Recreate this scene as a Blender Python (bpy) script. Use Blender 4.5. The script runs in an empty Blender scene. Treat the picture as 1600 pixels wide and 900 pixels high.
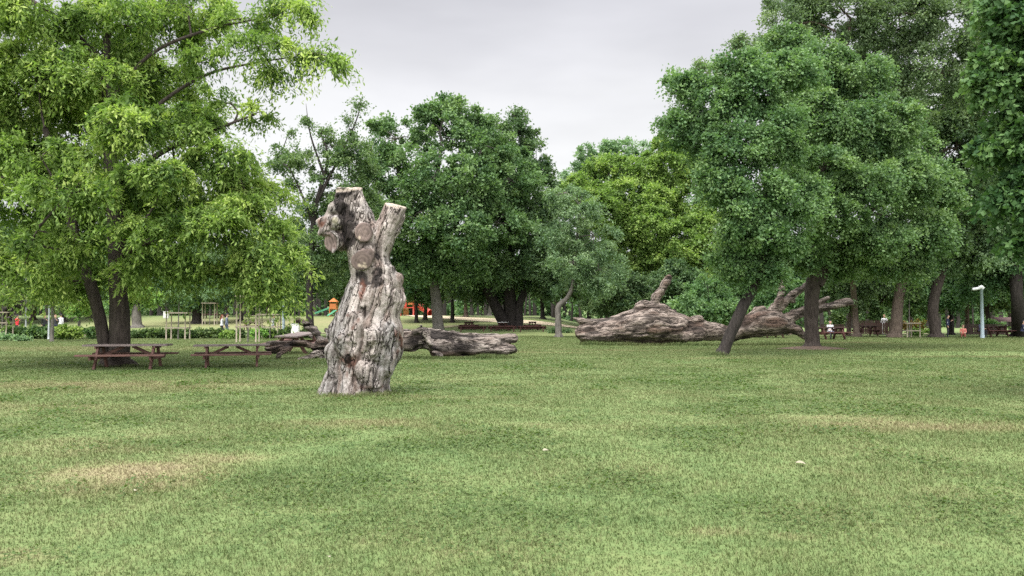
import bpy, math, random
import numpy as np
from mathutils import Vector, Matrix
R = math.radians
SC = bpy.context.scene
COL = SC.collection

# ------------------------------------------------------------------ camera, world, sun
FPX = 1256.0            # focal length in photograph pixels (1600 wide)
CAM_H = 1.6
PITCH = math.atan(45.0 / FPX)
cam_d = bpy.data.cameras.new('camera'); cam = bpy.data.objects.new('camera', cam_d); COL.objects.link(cam)
cam_d.sensor_width = 36.0; cam_d.lens = 36.0 * FPX / 1600.0; cam_d.clip_start = 0.05; cam_d.clip_end = 3000
cam.location = (0, 0, CAM_H); cam.rotation_euler = (R(90) + PITCH, 0, 0)
SC.camera = cam
SUN_EL, SUN_AZ = R(58), R(215)      # azimuth measured clockwise from +Y
w = bpy.data.worlds.new('World'); SC.world = w; w.use_nodes = True
nt = w.node_tree; nt.nodes.clear()
def N(t, typ, **kw):
    n = t.nodes.new(typ)
    for k, v in kw.items(): setattr(n, k, v)
    return n
sky = N(nt, 'ShaderNodeTexSky', sky_type='NISHITA', sun_disc=False, sun_elevation=SUN_EL, sun_rotation=SUN_AZ)
bg1 = N(nt, 'ShaderNodeBackground'); bg1.inputs[1].default_value = 0.1
nt.links.new(sky.outputs[0], bg1.inputs[0])
tc = N(nt, 'ShaderNodeTexCoord'); sx = N(nt, 'ShaderNodeSeparateXYZ'); nt.links.new(tc.outputs['Generated'], sx.inputs[0])
mp = N(nt, 'ShaderNodeMapping'); mp.inputs['Scale'].default_value = (1.3, 1.3, 4.5); nt.links.new(tc.outputs['Generated'], mp.inputs[0])
cn = N(nt, 'ShaderNodeTexNoise'); cn.inputs['Scale'].default_value = 1.7; cn.inputs['Detail'].default_value = 5; cn.inputs['Roughness'].default_value = 0.5
nt.links.new(mp.outputs[0], cn.inputs[0])
na = N(nt, 'ShaderNodeMath', operation='MULTIPLY_ADD'); na.inputs[1].default_value = 0.17; nt.links.new(cn.outputs[0], na.inputs[0]); 
nb = N(nt, 'ShaderNodeMath', operation='SUBTRACT'); nb.inputs[1].default_value = 0.085; nt.links.new(sx.outputs[2], nb.inputs[0]); nt.links.new(nb.outputs[0], na.inputs[2])
# the clearing in the cloud low over the trees, a little to the right
cr = N(nt, 'ShaderNodeValToRGB'); nt.links.new(na.outputs[0], cr.inputs[0])
e = cr.color_ramp.elements
e[0].position = 0.0; e[0].color = (0.90, 0.91, 0.95, 1)
e[1].position = 1.0; e[1].color = (1, 1, 1, 1)
for p, c in ((0.215, (1.0, 1.0, 1.0)), (0.265, (0.93, 0.93, 0.945)), (0.315, (0.81, 0.808, 0.84)), (0.39, (0.70, 0.697, 0.74)), (0.50, (0.74, 0.74, 0.78)), (0.7, (0.95, 0.95, 0.97))):
    q = e.new(p); q.color = (*c, 1)
st = N(nt, 'ShaderNodeMapRange'); st.inputs[1].default_value = 0.42; st.inputs[2].default_value = 0.95; st.inputs[3].default_value = 0.82; st.inputs[4].default_value = 3.3
nt.links.new(sx.outputs[2], st.inputs[0])
cn2 = N(nt, 'ShaderNodeTexNoise'); cn2.inputs['Scale'].default_value = 2.6; cn2.inputs['Detail'].default_value = 4; nt.links.new(mp.outputs[0], cn2.inputs[0])
cm = N(nt, 'ShaderNodeMapRange'); cm.inputs[1].default_value = 0.3; cm.inputs[2].default_value = 0.7; cm.inputs[3].default_value = 0.91; cm.inputs[4].default_value = 1.08; nt.links.new(cn2.outputs[0], cm.inputs[0])
mm = N(nt, 'ShaderNodeMath', operation='MULTIPLY'); nt.links.new(st.outputs[0], mm.inputs[0]); nt.links.new(cm.outputs[0], mm.inputs[1])
# cloud behind the viewer, on the sun's side, brightened as added unseen fill light
ss = N(nt, 'ShaderNodeMapRange'); ss.interpolation_type = 'SMOOTHSTEP'; ss.inputs[1].default_value = 0.1; ss.inputs[2].default_value = -0.8; ss.inputs[3].default_value = 1.0; ss.inputs[4].default_value = 2.6
nt.links.new(sx.outputs[1], ss.inputs[0]); m3 = N(nt, 'ShaderNodeMath', operation='MULTIPLY'); nt.links.new(mm.outputs[0], m3.inputs[0]); nt.links.new(ss.outputs[0], m3.inputs[1]); mm = m3
bg2 = N(nt, 'ShaderNodeBackground'); nt.links.new(cr.outputs[0], bg2.inputs[0]); nt.links.new(mm.outputs[0], bg2.inputs[1])
mx = N(nt, 'ShaderNodeMixShader'); mx.inputs[0].default_value = 0.93
nt.links.new(bg1.outputs[0], mx.inputs[1]); nt.links.new(bg2.outputs[0], mx.inputs[2])
wo = N(nt, 'ShaderNodeOutputWorld'); nt.links.new(mx.outputs[0], wo.inputs[0])
sd = bpy.data.lights.new('sun', 'SUN'); sd.energy = 2.5; sd.angle = R(14); sd.color = (1.0, 0.965, 0.90)
sun = bpy.data.objects.new('sun', sd); COL.objects.link(sun)
sdir = Vector((math.sin(SUN_AZ) * math.cos(SUN_EL), math.cos(SUN_AZ) * math.cos(SUN_EL), math.sin(SUN_EL)))
sun.rotation_euler = sdir.to_track_quat('Z', 'Y').to_euler(); sun.location = sdir * 60
SC.view_settings.view_transform = 'Standard'; SC.view_settings.look = 'None'
SC.view_settings.exposure = 0.32; SC.view_settings.gamma = 1.0
SC.render.engine = 'CYCLES'
cy = SC.cycles; cy.max_bounces = 7; cy.diffuse_bounces = 5; cy.glossy_bounces = 1; cy.transmission_bounces = 3; cy.transparent_max_bounces = 4
cy.use_adaptive_sampling = True; cy.use_denoising = False; cy.caustics_reflective = False; cy.caustics_refractive = False

# ------------------------------------------------------------------ where a sight line at (px, py) of the photo meets depth d
CP, SP = math.cos(PITCH), math.sin(PITCH)
def W(px, py, d):
    x = (px - 800) / FPX; z = (450 - py) / FPX
    dy = CP - z * SP; dz = SP + z * CP
    k = d / dy
    return np.array([x * k, d, CAM_H + dz * k])
def M(px, d): return px * d / FPX         # photo pixels to metres at depth d

# ------------------------------------------------------------------ numeric noise
def _h(i, j, k, s):
    n = (i * 374761393 + j * 668265263 + k * 2147483647 + s * 1274126177) & 0xFFFFFFFF
    n = ((n ^ (n >> 13)) * 1274126177) & 0xFFFFFFFF
    n = n ^ (n >> 16)
    return (n & 0xFFFF).astype(np.float32) / 32767.5 - 1.0
def vnoise(P, s=0):
    F = np.floor(P); I = F.astype(np.int64); f = (P - F).astype(np.float32); f = f * f * (3 - 2 * f)
    i, j, k = I[..., 0], I[..., 1], I[..., 2]; a, b, c = f[..., 0], f[..., 1], f[..., 2]
    def L(x, y, t): return x + (y - x) * t
    return L(L(L(_h(i, j, k, s), _h(i+1, j, k, s), a), L(_h(i, j+1, k, s), _h(i+1, j+1, k, s), a), b),
             L(L(_h(i, j, k+1, s), _h(i+1, j, k+1, s), a), L(_h(i, j+1, k+1, s), _h(i+1, j+1, k+1, s), a), b), c)
def fbm(P, o=3, s=0):
    t = 0; a = 1.0; P = np.asarray(P, dtype=np.float64)
    for q in range(o):
        t = t + a * vnoise(P * (2.03 ** q) + q * 17.3, s + q); a *= 0.5
    return t
def sstep(a, b, x):
    t = np.clip((x - a) / (b - a), 0, 1); return t * t * (3 - 2 * t)

def ground_z(x, y):
    x = np.asarray(x, dtype=np.float64); y = np.asarray(y, dtype=np.float64)
    P = np.stack([x * 0.16, y * 0.16, x * 0], -1)
    z = 0.035 * fbm(P, 3, 5) * sstep(3, 12, y)
    z = z + 1.75 * sstep(64, 108, y) * (1 - sstep(-4, 8, x - y * 0.06)) * 1.0
    z = z - 0.25 * sstep(66, 90, y) * sstep(5, 25, x)
    z = z + 6.0 * sstep(140, 320, y)
    # worn rut in the turf on the right
    z = z - 0.10 * np.exp(-((y - 33.5) / 1.0) ** 2) * sstep(13.5, 16, x) + 0.07 * np.exp(-((y - 35.6) / 1.2) ** 2) * sstep(13.5, 17, x)
    return z
def gz(x, y): return float(ground_z(x, y))

# ------------------------------------------------------------------ mesh and object helpers
def mesh_np(name, V, F, smooth=False, attrs=None, colors=None):
    """V (n,3); F (m,k) one polygon size, or a list of such arrays"""
    Fs = F if isinstance(F, list) else [F]
    Fs = [np.asarray(f, dtype=np.int32) for f in Fs if len(f)]
    me = bpy.data.meshes.new(name)
    V = np.asarray(V, dtype=np.float32)
    me.vertices.add(len(V)); me.vertices.foreach_set('co', V.ravel())
    loops = np.concatenate([f.ravel() for f in Fs]); tot = np.concatenate([np.full(len(f), f.shape[1], dtype=np.int32) for f in Fs])
    st = np.concatenate([[0], np.cumsum(tot)[:-1]]).astype(np.int32)
    me.loops.add(len(loops)); me.loops.foreach_set('vertex_index', loops)
    me.polygons.add(len(tot)); me.polygons.foreach_set('loop_start', st); me.polygons.foreach_set('loop_total', tot)
    me.polygons.foreach_set('use_smooth', np.full(len(tot), smooth, dtype=bool))
    me.update(calc_edges=True)
    for k in [k for k in (attrs or {}) if np.ndim(attrs[k]) == 2]:
        at = me.attributes.new(k, 'FLOAT_VECTOR', 'POINT'); at.data.foreach_set('vector', np.asarray(attrs.pop(k), dtype=np.float32).ravel())
    for k, a in (attrs or {}).items():
        at = me.attributes.new(k, 'FLOAT', 'POINT'); at.data.foreach_set('value', np.asarray(a, dtype=np.float32))
    if colors is not None:
        at = me.attributes.new('Col', 'FLOAT_COLOR', 'POINT')
        C4 = np.ones((len(V), 4), dtype=np.float32); C4[:, :3] = colors; at.data.foreach_set('color', C4.ravel())
    return me
def link(name, me, mat, parent=None, loc=None):
    o = bpy.data.objects.new(name, me); COL.objects.link(o)
    if mat is not None and me is not None:
        for m_ in (mat if isinstance(mat, (list, tuple)) else [mat]): me.materials.append(m_)
    if parent is not None: o.parent = parent
    if loc is not None: o.location = loc
    return o
def tag(o, label, cat, group=None):
    o['label'] = label; o['category'] = cat
    if group: o['group'] = group
    return o
def thing(name, label, cat, loc=(0, 0, 0), rz=0, group=None):
    o = bpy.data.objects.new(name, None); COL.objects.link(o); o.location = tuple(loc); o.rotation_euler = (0, 0, rz); o.empty_display_size = 0.2
    return tag(o, label, cat, group)
def dup(root, loc, rz, label, group=None, scale=None):
    r = root.copy(); COL.objects.link(r); r.location = tuple(loc); r.rotation_euler = (0, 0, rz); r['label'] = label
    if group: r['group'] = group
    if scale is not None: r.scale = scale if hasattr(scale, '__len__') else (scale,) * 3
    for ch in list(root.children):
        c = ch.copy(); COL.objects.link(c); c.parent = r
        for g in list(ch.children):
            g2 = g.copy(); COL.objects.link(g2); g2.parent = c
    return r

class MB:
    def __init__(s): s.V = []; s.F = []
    def add(s, v, f):
        b = len(s.V); s.V += [tuple(map(float, p)) for p in v]; s.F += [tuple(b + i for i in q) for q in f]; return s
    def box(s, c, d, rot=None):
        h = np.array(d) / 2; v = []
        for z in (-1, 1):
            for x, y in ((-1, -1), (1, -1), (1, 1), (-1, 1)): v.append(Vector((x * h[0], y * h[1], z * h[2])))
        if rot is not None: v = [rot @ p for p in v]
        return s.add([p + Vector(c) for p in v], [(3, 2, 1, 0), (4, 5, 6, 7), (0, 1, 5, 4), (1, 2, 6, 5), (2, 3, 7, 6), (3, 0, 4, 7)])
    def bar(s, a, b, wd, ht, up=(0, 0, 1)):
        a = Vector(a); b = Vector(b); d = (b - a); L = d.length; d.normalize(); u = Vector(up)
        if abs(d.dot(u)) > .98: u = Vector((0, 1, 0))
        x = d.cross(u).normalized(); u = x.cross(d)
        return s.box((a + b) / 2, (wd, L, ht), Matrix((x, d, u)).transposed())
    def tube(s, pts, rads, n=10, cap=True):
        v, f = tube_np(np.array(pts, float), np.array(rads, float), n); b = len(s.V)
        s.V += [tuple(map(float, p)) for p in v]; s.F += [tuple(b + int(i) for i in q) for q in f]
        if cap:
            s.F.append(tuple(b + i for i in reversed(range(n)))); m = len(v) - n; s.F.append(tuple(b + m + i for i in range(n)))
        return s
    def build(s, name, mat, parent=None, smooth=False, bevel=0):
        me = bpy.data.meshes.new(name); me.from_pydata(s.V, [], s.F); me.update()
        if smooth: me.polygons.foreach_set('use_smooth', [True] * len(me.polygons))
        o = link(name, me, mat, parent)
        if bevel:
            b = o.modifiers.new('bevel', 'BEVEL'); b.width = bevel; b.segments = 2; b.limit_method = 'ANGLE'
        return o
def catmull(P, n):
    P = np.array(P, float); Q = np.vstack([2 * P[0] - P[1], P, 2 * P[-1] - P[-2]]); out = []
    for i in range(len(P) - 1):
        a, b, c, d = Q[i:i + 4]
        for t in np.linspace(0, 1, n, endpoint=False):
            out.append(0.5 * ((2 * b) + (-a + c) * t + (2 * a - 5 * b + 4 * c - d) * t * t + (-a + 3 * b - 3 * c + d) * t ** 3))
    out.append(P[-1]); return np.array(out)
def tube_np(P, r, n=8, flute=0.0, seed=0, roots=False):
    T = np.gradient(P, axis=0); T /= np.linalg.norm(T, axis=1)[:, None] + 1e-9
    ref = np.array([0.0, 0.0, 1.0]) if abs(T[0][2]) < 0.8 else np.array([0.0, 1.0, 0.0])
    X = np.cross(T, ref); X /= np.linalg.norm(X, axis=1)[:, None] + 1e-9; Y = np.cross(T, X)
    a = np.linspace(0, 2 * np.pi, n, endpoint=False)
    rr = r[:, None] * np.ones(n)[None]
    if flute:
        s = np.arange(len(P))[:, None] * 0.35
        q = np.stack([np.cos(a)[None] * 1.8 + s * 0.3, np.sin(a)[None] * 1.8 + s * 0, s + 0 * a[None]], -1)
        rr = rr * (1 + flute * fbm(q + seed * 7.7, 2, seed))
    if roots:
        i_ = np.arange(len(P))[:, None]; rr = rr * (1 + np.exp(-(i_ / 4.0) ** 2) * (0.22 * np.cos(4 * a + seed)[None] + 0.14 * np.cos(7 * a + seed * 2.1)[None]))
    V = P[:, None] + rr[..., None] * (np.cos(a)[None, :, None] * X[:, None] + np.sin(a)[None, :, None] * Y[:, None])
    m = len(P); i = np.arange(m - 1)[:, None] * n; j = np.arange(n)[None]; k = (j + 1) % n
    F = np.stack([i + j, i + k, i + n + k, i + n + j], -1).reshape(-1, 4)[:, ::-1]
    return V.reshape(-1, 3), F

# ------------------------------------------------------------------ materials
def new_mat(name):
    m = bpy.data.materials.new(name); m.use_nodes = True; t = m.node_tree; t.nodes.clear()
    o = N(t, 'ShaderNodeOutputMaterial'); b = N(t, 'ShaderNodeBsdfPrincipled'); t.links.new(b.outputs[0], o.inputs[0])
    b.inputs['Roughness'].default_value = 0.8; b.inputs['Specular IOR Level'].default_value = 0.25
    return m, t, b, o
def ramp(t, src, stops):
    r = N(t, 'ShaderNodeValToRGB'); el = r.color_ramp.elements
    el[0].position = stops[0][0]; el[0].color = (*stops[0][1], 1); el[1].position = stops[-1][0]; el[1].color = (*stops[-1][1], 1)
    for p, c in stops[1:-1]:
        q = el.new(p); q.color = (*c, 1)
    t.links.new(src, r.inputs[0]); return r.outputs[0]
def noise(t, vec, scale, detail=4, rough=0.55):
    n = N(t, 'ShaderNodeTexNoise'); n.inputs['Scale'].default_value = scale; n.inputs['Detail'].default_value = detail; n.inputs['Roughness'].default_value = rough
    if vec is not None: t.links.new(vec, n.inputs[0])
    return n.outputs[0]
def mixc(t, fac, a, b, mode='MIX'):
    m = N(t, 'ShaderNodeMix', data_type='RGBA', blend_type=mode)
    for k, v in ((0, fac), (6, a), (7, b)):
        if hasattr(v, 'links') or isinstance(v, bpy.types.NodeSocket): t.links.new(v, m.inputs[k])
        elif isinstance(v, (tuple, list)): m.inputs[k].default_value = (*v, 1)
        else: m.inputs[k].default_value = v
    return m.outputs[2]
def math_(t, op, a, b=None, c=None, clamp=False):
    m = N(t, 'ShaderNodeMath', operation=op); m.use_clamp = clamp
    for k, v in enumerate((a, b, c)):
        if v is None: continue
        if isinstance(v, bpy.types.NodeSocket): t.links.new(v, m.inputs[k])
        else: m.inputs[k].default_value = v
    return m.outputs[0]
def bump(t, b, h, strength=0.5, dist=0.02):
    n = N(t, 'ShaderNodeBump'); n.inputs['Strength'].default_value = strength; n.inputs['Distance'].default_value = dist
    t.links.new(h, n.inputs['Height']); t.links.new(n.outputs[0], b.inputs['Normal'])
def obj_vec(t, scale=(1, 1, 1)):
    c = N(t, 'ShaderNodeTexCoord'); m = N(t, 'ShaderNodeMapping'); m.inputs['Scale'].default_value = scale; t.links.new(c.outputs['Object'], m.inputs[0]); return m.outputs[0]

def leaf_mat(name, dark, mid, light, trans=0.35):
    m, t, b, o = new_mat(name)
    a = N(t, 'ShaderNodeAttribute', attribute_name='tint')
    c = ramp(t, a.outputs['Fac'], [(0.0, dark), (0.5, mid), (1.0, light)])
    oi = N(t, 'ShaderNodeObjectInfo')
    hs = N(t, 'ShaderNodeHueSaturation'); t.links.new(c, hs.inputs['Color'])
    t.links.new(math_(t, 'MULTIPLY_ADD', oi.outputs['Random'], 0.03, 0.485), hs.inputs['Hue'])
    t.links.new(math_(t, 'MULTIPLY_ADD', oi.outputs['Random'], 0.25, 0.88), hs.inputs['Value'])
    c = hs.outputs[0]
    t.links.new(c, b.inputs['Base Color']); b.inputs['Roughness'].default_value = 0.55; b.inputs['Specular IOR Level'].default_value = 0.18
    tr = N(t, 'ShaderNodeBsdfTranslucent'); c2 = mixc(t, 1.0, c, (1.0, 1.15, 0.55), 'MULTIPLY'); t.links.new(c2, tr.inputs[0])
    ms = N(t, 'ShaderNodeMixShader'); ms.inputs[0].default_value = trans
    t.links.new(b.outputs[0], ms.inputs[1]); t.links.new(tr.outputs[0], ms.inputs[2]); t.links.new(ms.outputs[0], o.inputs[0])
    return m
LEAF = {
    'locust': leaf_mat('locust_leaf', (0.070, 0.120, 0.032), (0.195, 0.275, 0.070), (0.39, 0.455, 0.135), 0.45),
    'maple':  leaf_mat('maple_leaf', (0.072, 0.138, 0.062), (0.134, 0.222, 0.094), (0.215, 0.31, 0.13), 0.38),
    'dark':   leaf_mat('dark_leaf', (0.055, 0.108, 0.052), (0.102, 0.175, 0.078), (0.168, 0.25, 0.108), 0.35),
    'yellow': leaf_mat('yellow_green_leaf', (0.105, 0.185, 0.055), (0.20, 0.325, 0.09), (0.34, 0.46, 0.135), 0.45),
    'willow': leaf_mat('grey_green_leaf', (0.09, 0.152, 0.082), (0.155, 0.235, 0.120), (0.24, 0.325, 0.17), 0.36),
    'olive':  leaf_mat('olive_leaf', (0.100, 0.165, 0.085), (0.175, 0.26, 0.135), (0.255, 0.345, 0.185), 0.38),
    'bigleaf': leaf_mat('broad_leaf', (0.036, 0.075, 0.028), (0.078, 0.138, 0.048), (0.165, 0.24, 0.085), 0.36),
    'plum':   leaf_mat('purple_leaf', (0.035, 0.03, 0.03), (0.075, 0.062, 0.06), (0.13, 0.11, 0.10), 0.2),
    'ochre':  leaf_mat('ochre_leaf', (0.14, 0.11, 0.03), (0.27, 0.19, 0.05), (0.38, 0.27, 0.09), 0.25),
}
def bark_mat(name, a, b_, scale=1.0, rough=0.5):
    m, t, b, o = new_mat(name)
    v = obj_vec(t, (5 * scale, 5 * scale, 1.1 * scale))
    n1 = noise(t, v, 2.2, 6, 0.65); n2 = noise(t, obj_vec(t), 1.1, 3)
    c = ramp(t, n1, [(0.32, a), (0.66, b_)])
    c = mixc(t, math_(t, 'MULTIPLY', n2, 0.35), c, tuple(x * 0.45 for x in a))
    t.links.new(c, b.inputs['Base Color']); b.inputs['Roughness'].default_value = 0.9; bump(t, b, n1, 0.9, 0.05); return m
BARK = {'brown': bark_mat('brown_bark', (0.028, 0.021, 0.018), (0.095, 0.076, 0.064)),
        'dark': bark_mat('dark_bark', (0.016, 0.013, 0.012), (0.055, 0.046, 0.041)),
        'grey': bark_mat('grey_bark', (0.075, 0.068, 0.06), (0.20, 0.18, 0.16)),
        'warm': bark_mat('warm_bark', (0.055, 0.04, 0.031), (0.155, 0.118, 0.092))}
def wood_col_mat(name, grain, bs=1.0):
    m, t, b, o = new_mat(name)
    a = N(t, 'ShaderNodeAttribute', attribute_name='Col')
    gq = N(t, 'ShaderNodeAttribute', attribute_name='gq').outputs['Vector']
    n1 = noise(t, gq, 6.0, 7, 0.7); n2 = noise(t, obj_vec(t), 22.0, 4, 0.6)
    f = ramp(t, n1, [(0.34, (0.36, 0.32, 0.29)), (0.46, (0.86, 0.85, 0.83)), (0.68, (1.22, 1.22, 1.22))])
    c = mixc(t, 1.0, a.outputs['Color'], f, 'MULTIPLY')
    f2 = ramp(t, n2, [(0.35, (0.72, 0.70, 0.68)), (0.6, (1.08, 1.08, 1.08))]); c = mixc(t, 1.0, c, f2, 'MULTIPLY')
    n3 = noise(t, gq, 3.2, 3, 0.75)
    ln = ramp(t, math_(t, 'ABSOLUTE', math_(t, 'SUBTRACT', n3, 0.5)), [(0.0, (0.16, 0.13, 0.12)), (0.022, (0.9, 0.9, 0.9)), (1.0, (1, 1, 1))]); c = mixc(t, 1.0, c, ln, 'MULTIPLY')
    ct = N(t, 'ShaderNodeAttribute', attribute_name='cut'); c = mixc(t, ct.outputs['Fac'], c, mixc(t, 0.5, a.outputs['Color'], mixc(t, 1.0, a.outputs['Color'], f2, 'MULTIPLY')))
    t.links.new(c, b.inputs['Base Color']); b.inputs['Roughness'].default_value = 0.88
    h = math_(t, 'ADD', math_(t, 'ADD', n1, ln), math_(t, 'MULTIPLY', n2, 0.35)); h = math_(t, 'MULTIPLY', h, math_(t, 'MULTIPLY_ADD', ct.outputs['Fac'], -0.9, 1.0)); bump(t, b, h, 1.0, 0.06 * bs); return m
def simple(name, col, rough=0.6, var=0.25, scale=8, grain=(1, 1, 1), metal=0.0):
    m, t, b, o = new_mat(name)
    n1 = noise(t, obj_vec(t, grain), scale, 5, 0.6)
    c = ramp(t, n1, [(0.3, tuple(x * (1 - var) for x in col)), (0.7, tuple(min(1, x * (1 + var)) for x in col))])
    t.links.new(c, b.inputs['Base Color']); b.inputs['Roughness'].default_value = rough; b.inputs['Metallic'].default_value = metal
    bump(t, b, n1, 0.25, 0.01); return m
MT = {
    'tablewood': simple('weathered_table_wood', (0.115, 0.060, 0.050), 0.7, 0.45, 5, (0.6, 9, 9)),
    'tabletop': simple('greyed_table_boards', (0.19, 0.15, 0.14), 0.65, 0.35, 5, (0.6, 9, 9)),
    'darkwood': simple('dark_stained_wood', (0.05, 0.028, 0.024), 0.6, 0.4, 6, (1, 6, 6)),
    'redwood': simple('dark_red_wood', (0.075, 0.03, 0.027), 0.6, 0.35, 6, (1, 6, 6)),
    'palewood': simple('pale_stake_wood', (0.24, 0.205, 0.155), 0.8, 0.25, 6, (4, 4, 1)),
    'whitepaint': simple('white_paint', (0.60, 0.60, 0.59), 0.4, 0.06, 4),
    'polepaint': simple('pale_blue_grey_paint', (0.27, 0.33, 0.36), 0.4, 0.1, 4),
    'greypole': simple('grey_galvanised_metal', (0.34, 0.36, 0.37), 0.4, 0.15, 5),
    'soil': simple('bare_soil', (0.115, 0.08, 0.06), 0.95, 0.45, 7),
    'path': simple('sandy_path', (0.50, 0.41, 0.29), 0.9, 0.15, 2),
    'walk': simple('trodden_path', (0.26, 0.23, 0.14), 0.9, 0.2, 2),
    'red': simple('red_plastic', (0.42, 0.055, 0.035), 0.35, 0.12, 3),
    'orange': simple('orange_plastic', (0.42, 0.14, 0.045), 0.35, 0.12, 3),
    'green': simple('green_plastic', (0.08, 0.27, 0.16), 0.35, 0.12, 3),
    'pinkroof': simple('faded_pink_cloth', (0.20, 0.12, 0.12), 0.8, 0.15, 3),
    'skin': simple('skin', (0.50, 0.31, 0.23), 0.6, 0.08, 8),
    'leafscrap': simple('dry_pale_leaf', (0.27, 0.245, 0.175), 0.7, 0.15, 20),
    'concrete': simple('pale_concrete', (0.55, 0.54, 0.50), 0.8, 0.12, 6),
}

# lawn colour: the same field colours the turf sheet and the blades that grow on it
def X_at(px, d): return (px - 800) / FPX * d
def D_at(py): return FPX * CAM_H / (py - 495.0)
DRY = []            # (x, y, rx, ry, weight)
for px, py, rx, ry, wt in ((228, 738, 1.05, 0.85, 1.0), (330, 718, 0.75, 0.5, 0.7), (110, 700, 0.9, 0.8, 0.35), (1480, 668, 2.3, 0.75, 0.75), (1330, 655, 1.2, .5, .5), (560, 662, 1.3, 0.55, 0.5), (120, 604, 4.5, 1.6, 0.6),
                           (330, 598, 4.5, 1.0, 0.5), (40, 640, 2.5, 1.2, 0.45), (1110, 828, 0.3, 0.14, 0.5), (1230, 838, .25, .12, .5), (20, 870, 0.35, 0.25, 0.5), (1250, 795, .5, .3, .4), (950, 548, 4, 0.9, 0.5), (1320, 536, 5, 1.2, 0.6), (1530, 558, 3, .8, .6), (90, 545, 8, 3.0, 0.5),
                           (820, 552, 3, 1, .5), (700, 620, 2.5, .5, .3), (1000, 668, 2, .5, .25), (1180, 560, 4, .7, .4)):
    d = D_at(py); DRY.append((X_at(px, d), d, rx, ry, wt))
for (x, y, rx, ry, wt) in ((-26, 88, 26, 13, .8), (-8, 100, 14, 10, .5), (12, 70, 20, 5, .4)): DRY.append((x, y, rx, ry, wt))
LUSH = []
for px, py, rx, ry, wt in ((470, 738, 1.2, 0.8, 0.8), (1480, 562, 4.5, 1.4, 0.8), (230, 577, 5.0, 1.2, 0.8), (1000, 790, 1.6, 0.7, 0.5), (700, 705, 1.8, .8, 0.5), (1250, 560, 3, 1, .4), (720, 563, 3.2, .6, .7), (1080, 541, 6, .5, .5)):
    d = D_at(py); LUSH.append((X_at(px, d), d, rx, ry, wt))
def lawn_group():
    g = bpy.data.node_groups.new('lawn_colour', 'ShaderNodeTree')
    g.interface.new_socket('Tint', in_out='INPUT', socket_type='NodeSocketFloat')
    g.interface.new_socket('Color', in_out='OUTPUT', socket_type='NodeSocketColor')
    gi = N(g, 'NodeGroupInput'); go = N(g, 'NodeGroupOutput')
    geo = N(g, 'ShaderNodeNewGeometry'); s = N(g, 'ShaderNodeSeparateXYZ'); g.links.new(geo.outputs['Position'], s.inputs[0])
    cb = N(g, 'ShaderNodeCombineXYZ'); g.links.new(s.outputs[0], cb.inputs[0]); g.links.new(s.outputs[1], cb.inputs[1])
    nw = N(g, 'ShaderNodeTexNoise'); nw.inputs['Scale'].default_value = 1.6; nw.inputs['Detail'].default_value = 5; nw.inputs['Roughness'].default_value = 0.7; g.links.new(cb.outputs[0], nw.inputs[0])
    big = noise(g, cb.outputs[0], 0.33, 4, 0.6); med = noise(g, cb.outputs[0], 1.7, 5, 0.65); fin = noise(g, cb.outputs[0], 9.0, 3, 0.6)
    def field(L):
        tot = None
        for (x, y, rx, ry, wt) in L:
            vs = N(g, 'ShaderNodeVectorMath', operation='SUBTRACT'); vs.inputs[1].default_value = (x, y, 0); g.links.new(cb.outputs[0], vs.inputs[0])
            vd = N(g, 'ShaderNodeVectorMath', operation='MULTIPLY'); vd.inputs[1].default_value = (1 / rx, 1 / ry, 0); g.links.new(vs.outputs[0], vd.inputs[0])
            ln = N(g, 'ShaderNodeVectorMath', operation='LENGTH'); g.links.new(vd.outputs[0], ln.inputs[0])
            a = math_(g, 'MULTIPLY_ADD', nw.outputs[0], 1.5, math_(g, 'SUBTRACT', ln.outputs['Value'], 0.75))
            mr = N(g, 'ShaderNodeMapRange'); mr.inputs[1].default_value = 0.35; mr.inputs[2].default_value = 1.35; mr.inputs[3].default_value = wt; mr.inputs[4].default_value = 0
            g.links.new(a, mr.inputs[0]); tot = mr.outputs[0] if tot is None else math_(g, 'MAXIMUM', tot, mr.outputs[0])
        return tot
    dry = field(DRY); lush = field(LUSH)
    v = math_(g, 'MULTIPLY_ADD', big, 0.42, math_(g, 'MULTIPLY', med, 0.46))
    v = math_(g, 'MULTIPLY_ADD', fin, 0.30, v)
    v = math_(g, 'ADD', v, -0.245)
    v = math_(g, 'MULTIPLY_ADD', gi.outputs[0], 0.42, v)
    v = math_(g, 'MULTIPLY_ADD', dry, 0.34, v); v = math_(g, 'MULTIPLY_ADD', lush, -0.14, v, )
    c = ramp(g, v, [(0.06, (0.040, 0.085, 0.030)), (0.32, (0.086, 0.138, 0.045)), (0.52, (0.130, 0.171, 0.061)), (0.70, (0.166, 0.178, 0.075)), (0.88, (0.215, 0.190, 0.100)), (1.0, (0.255, 0.217, 0.128))])
    g.links.new(c, go.inputs[0]); return g
LG = lawn_group()
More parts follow.
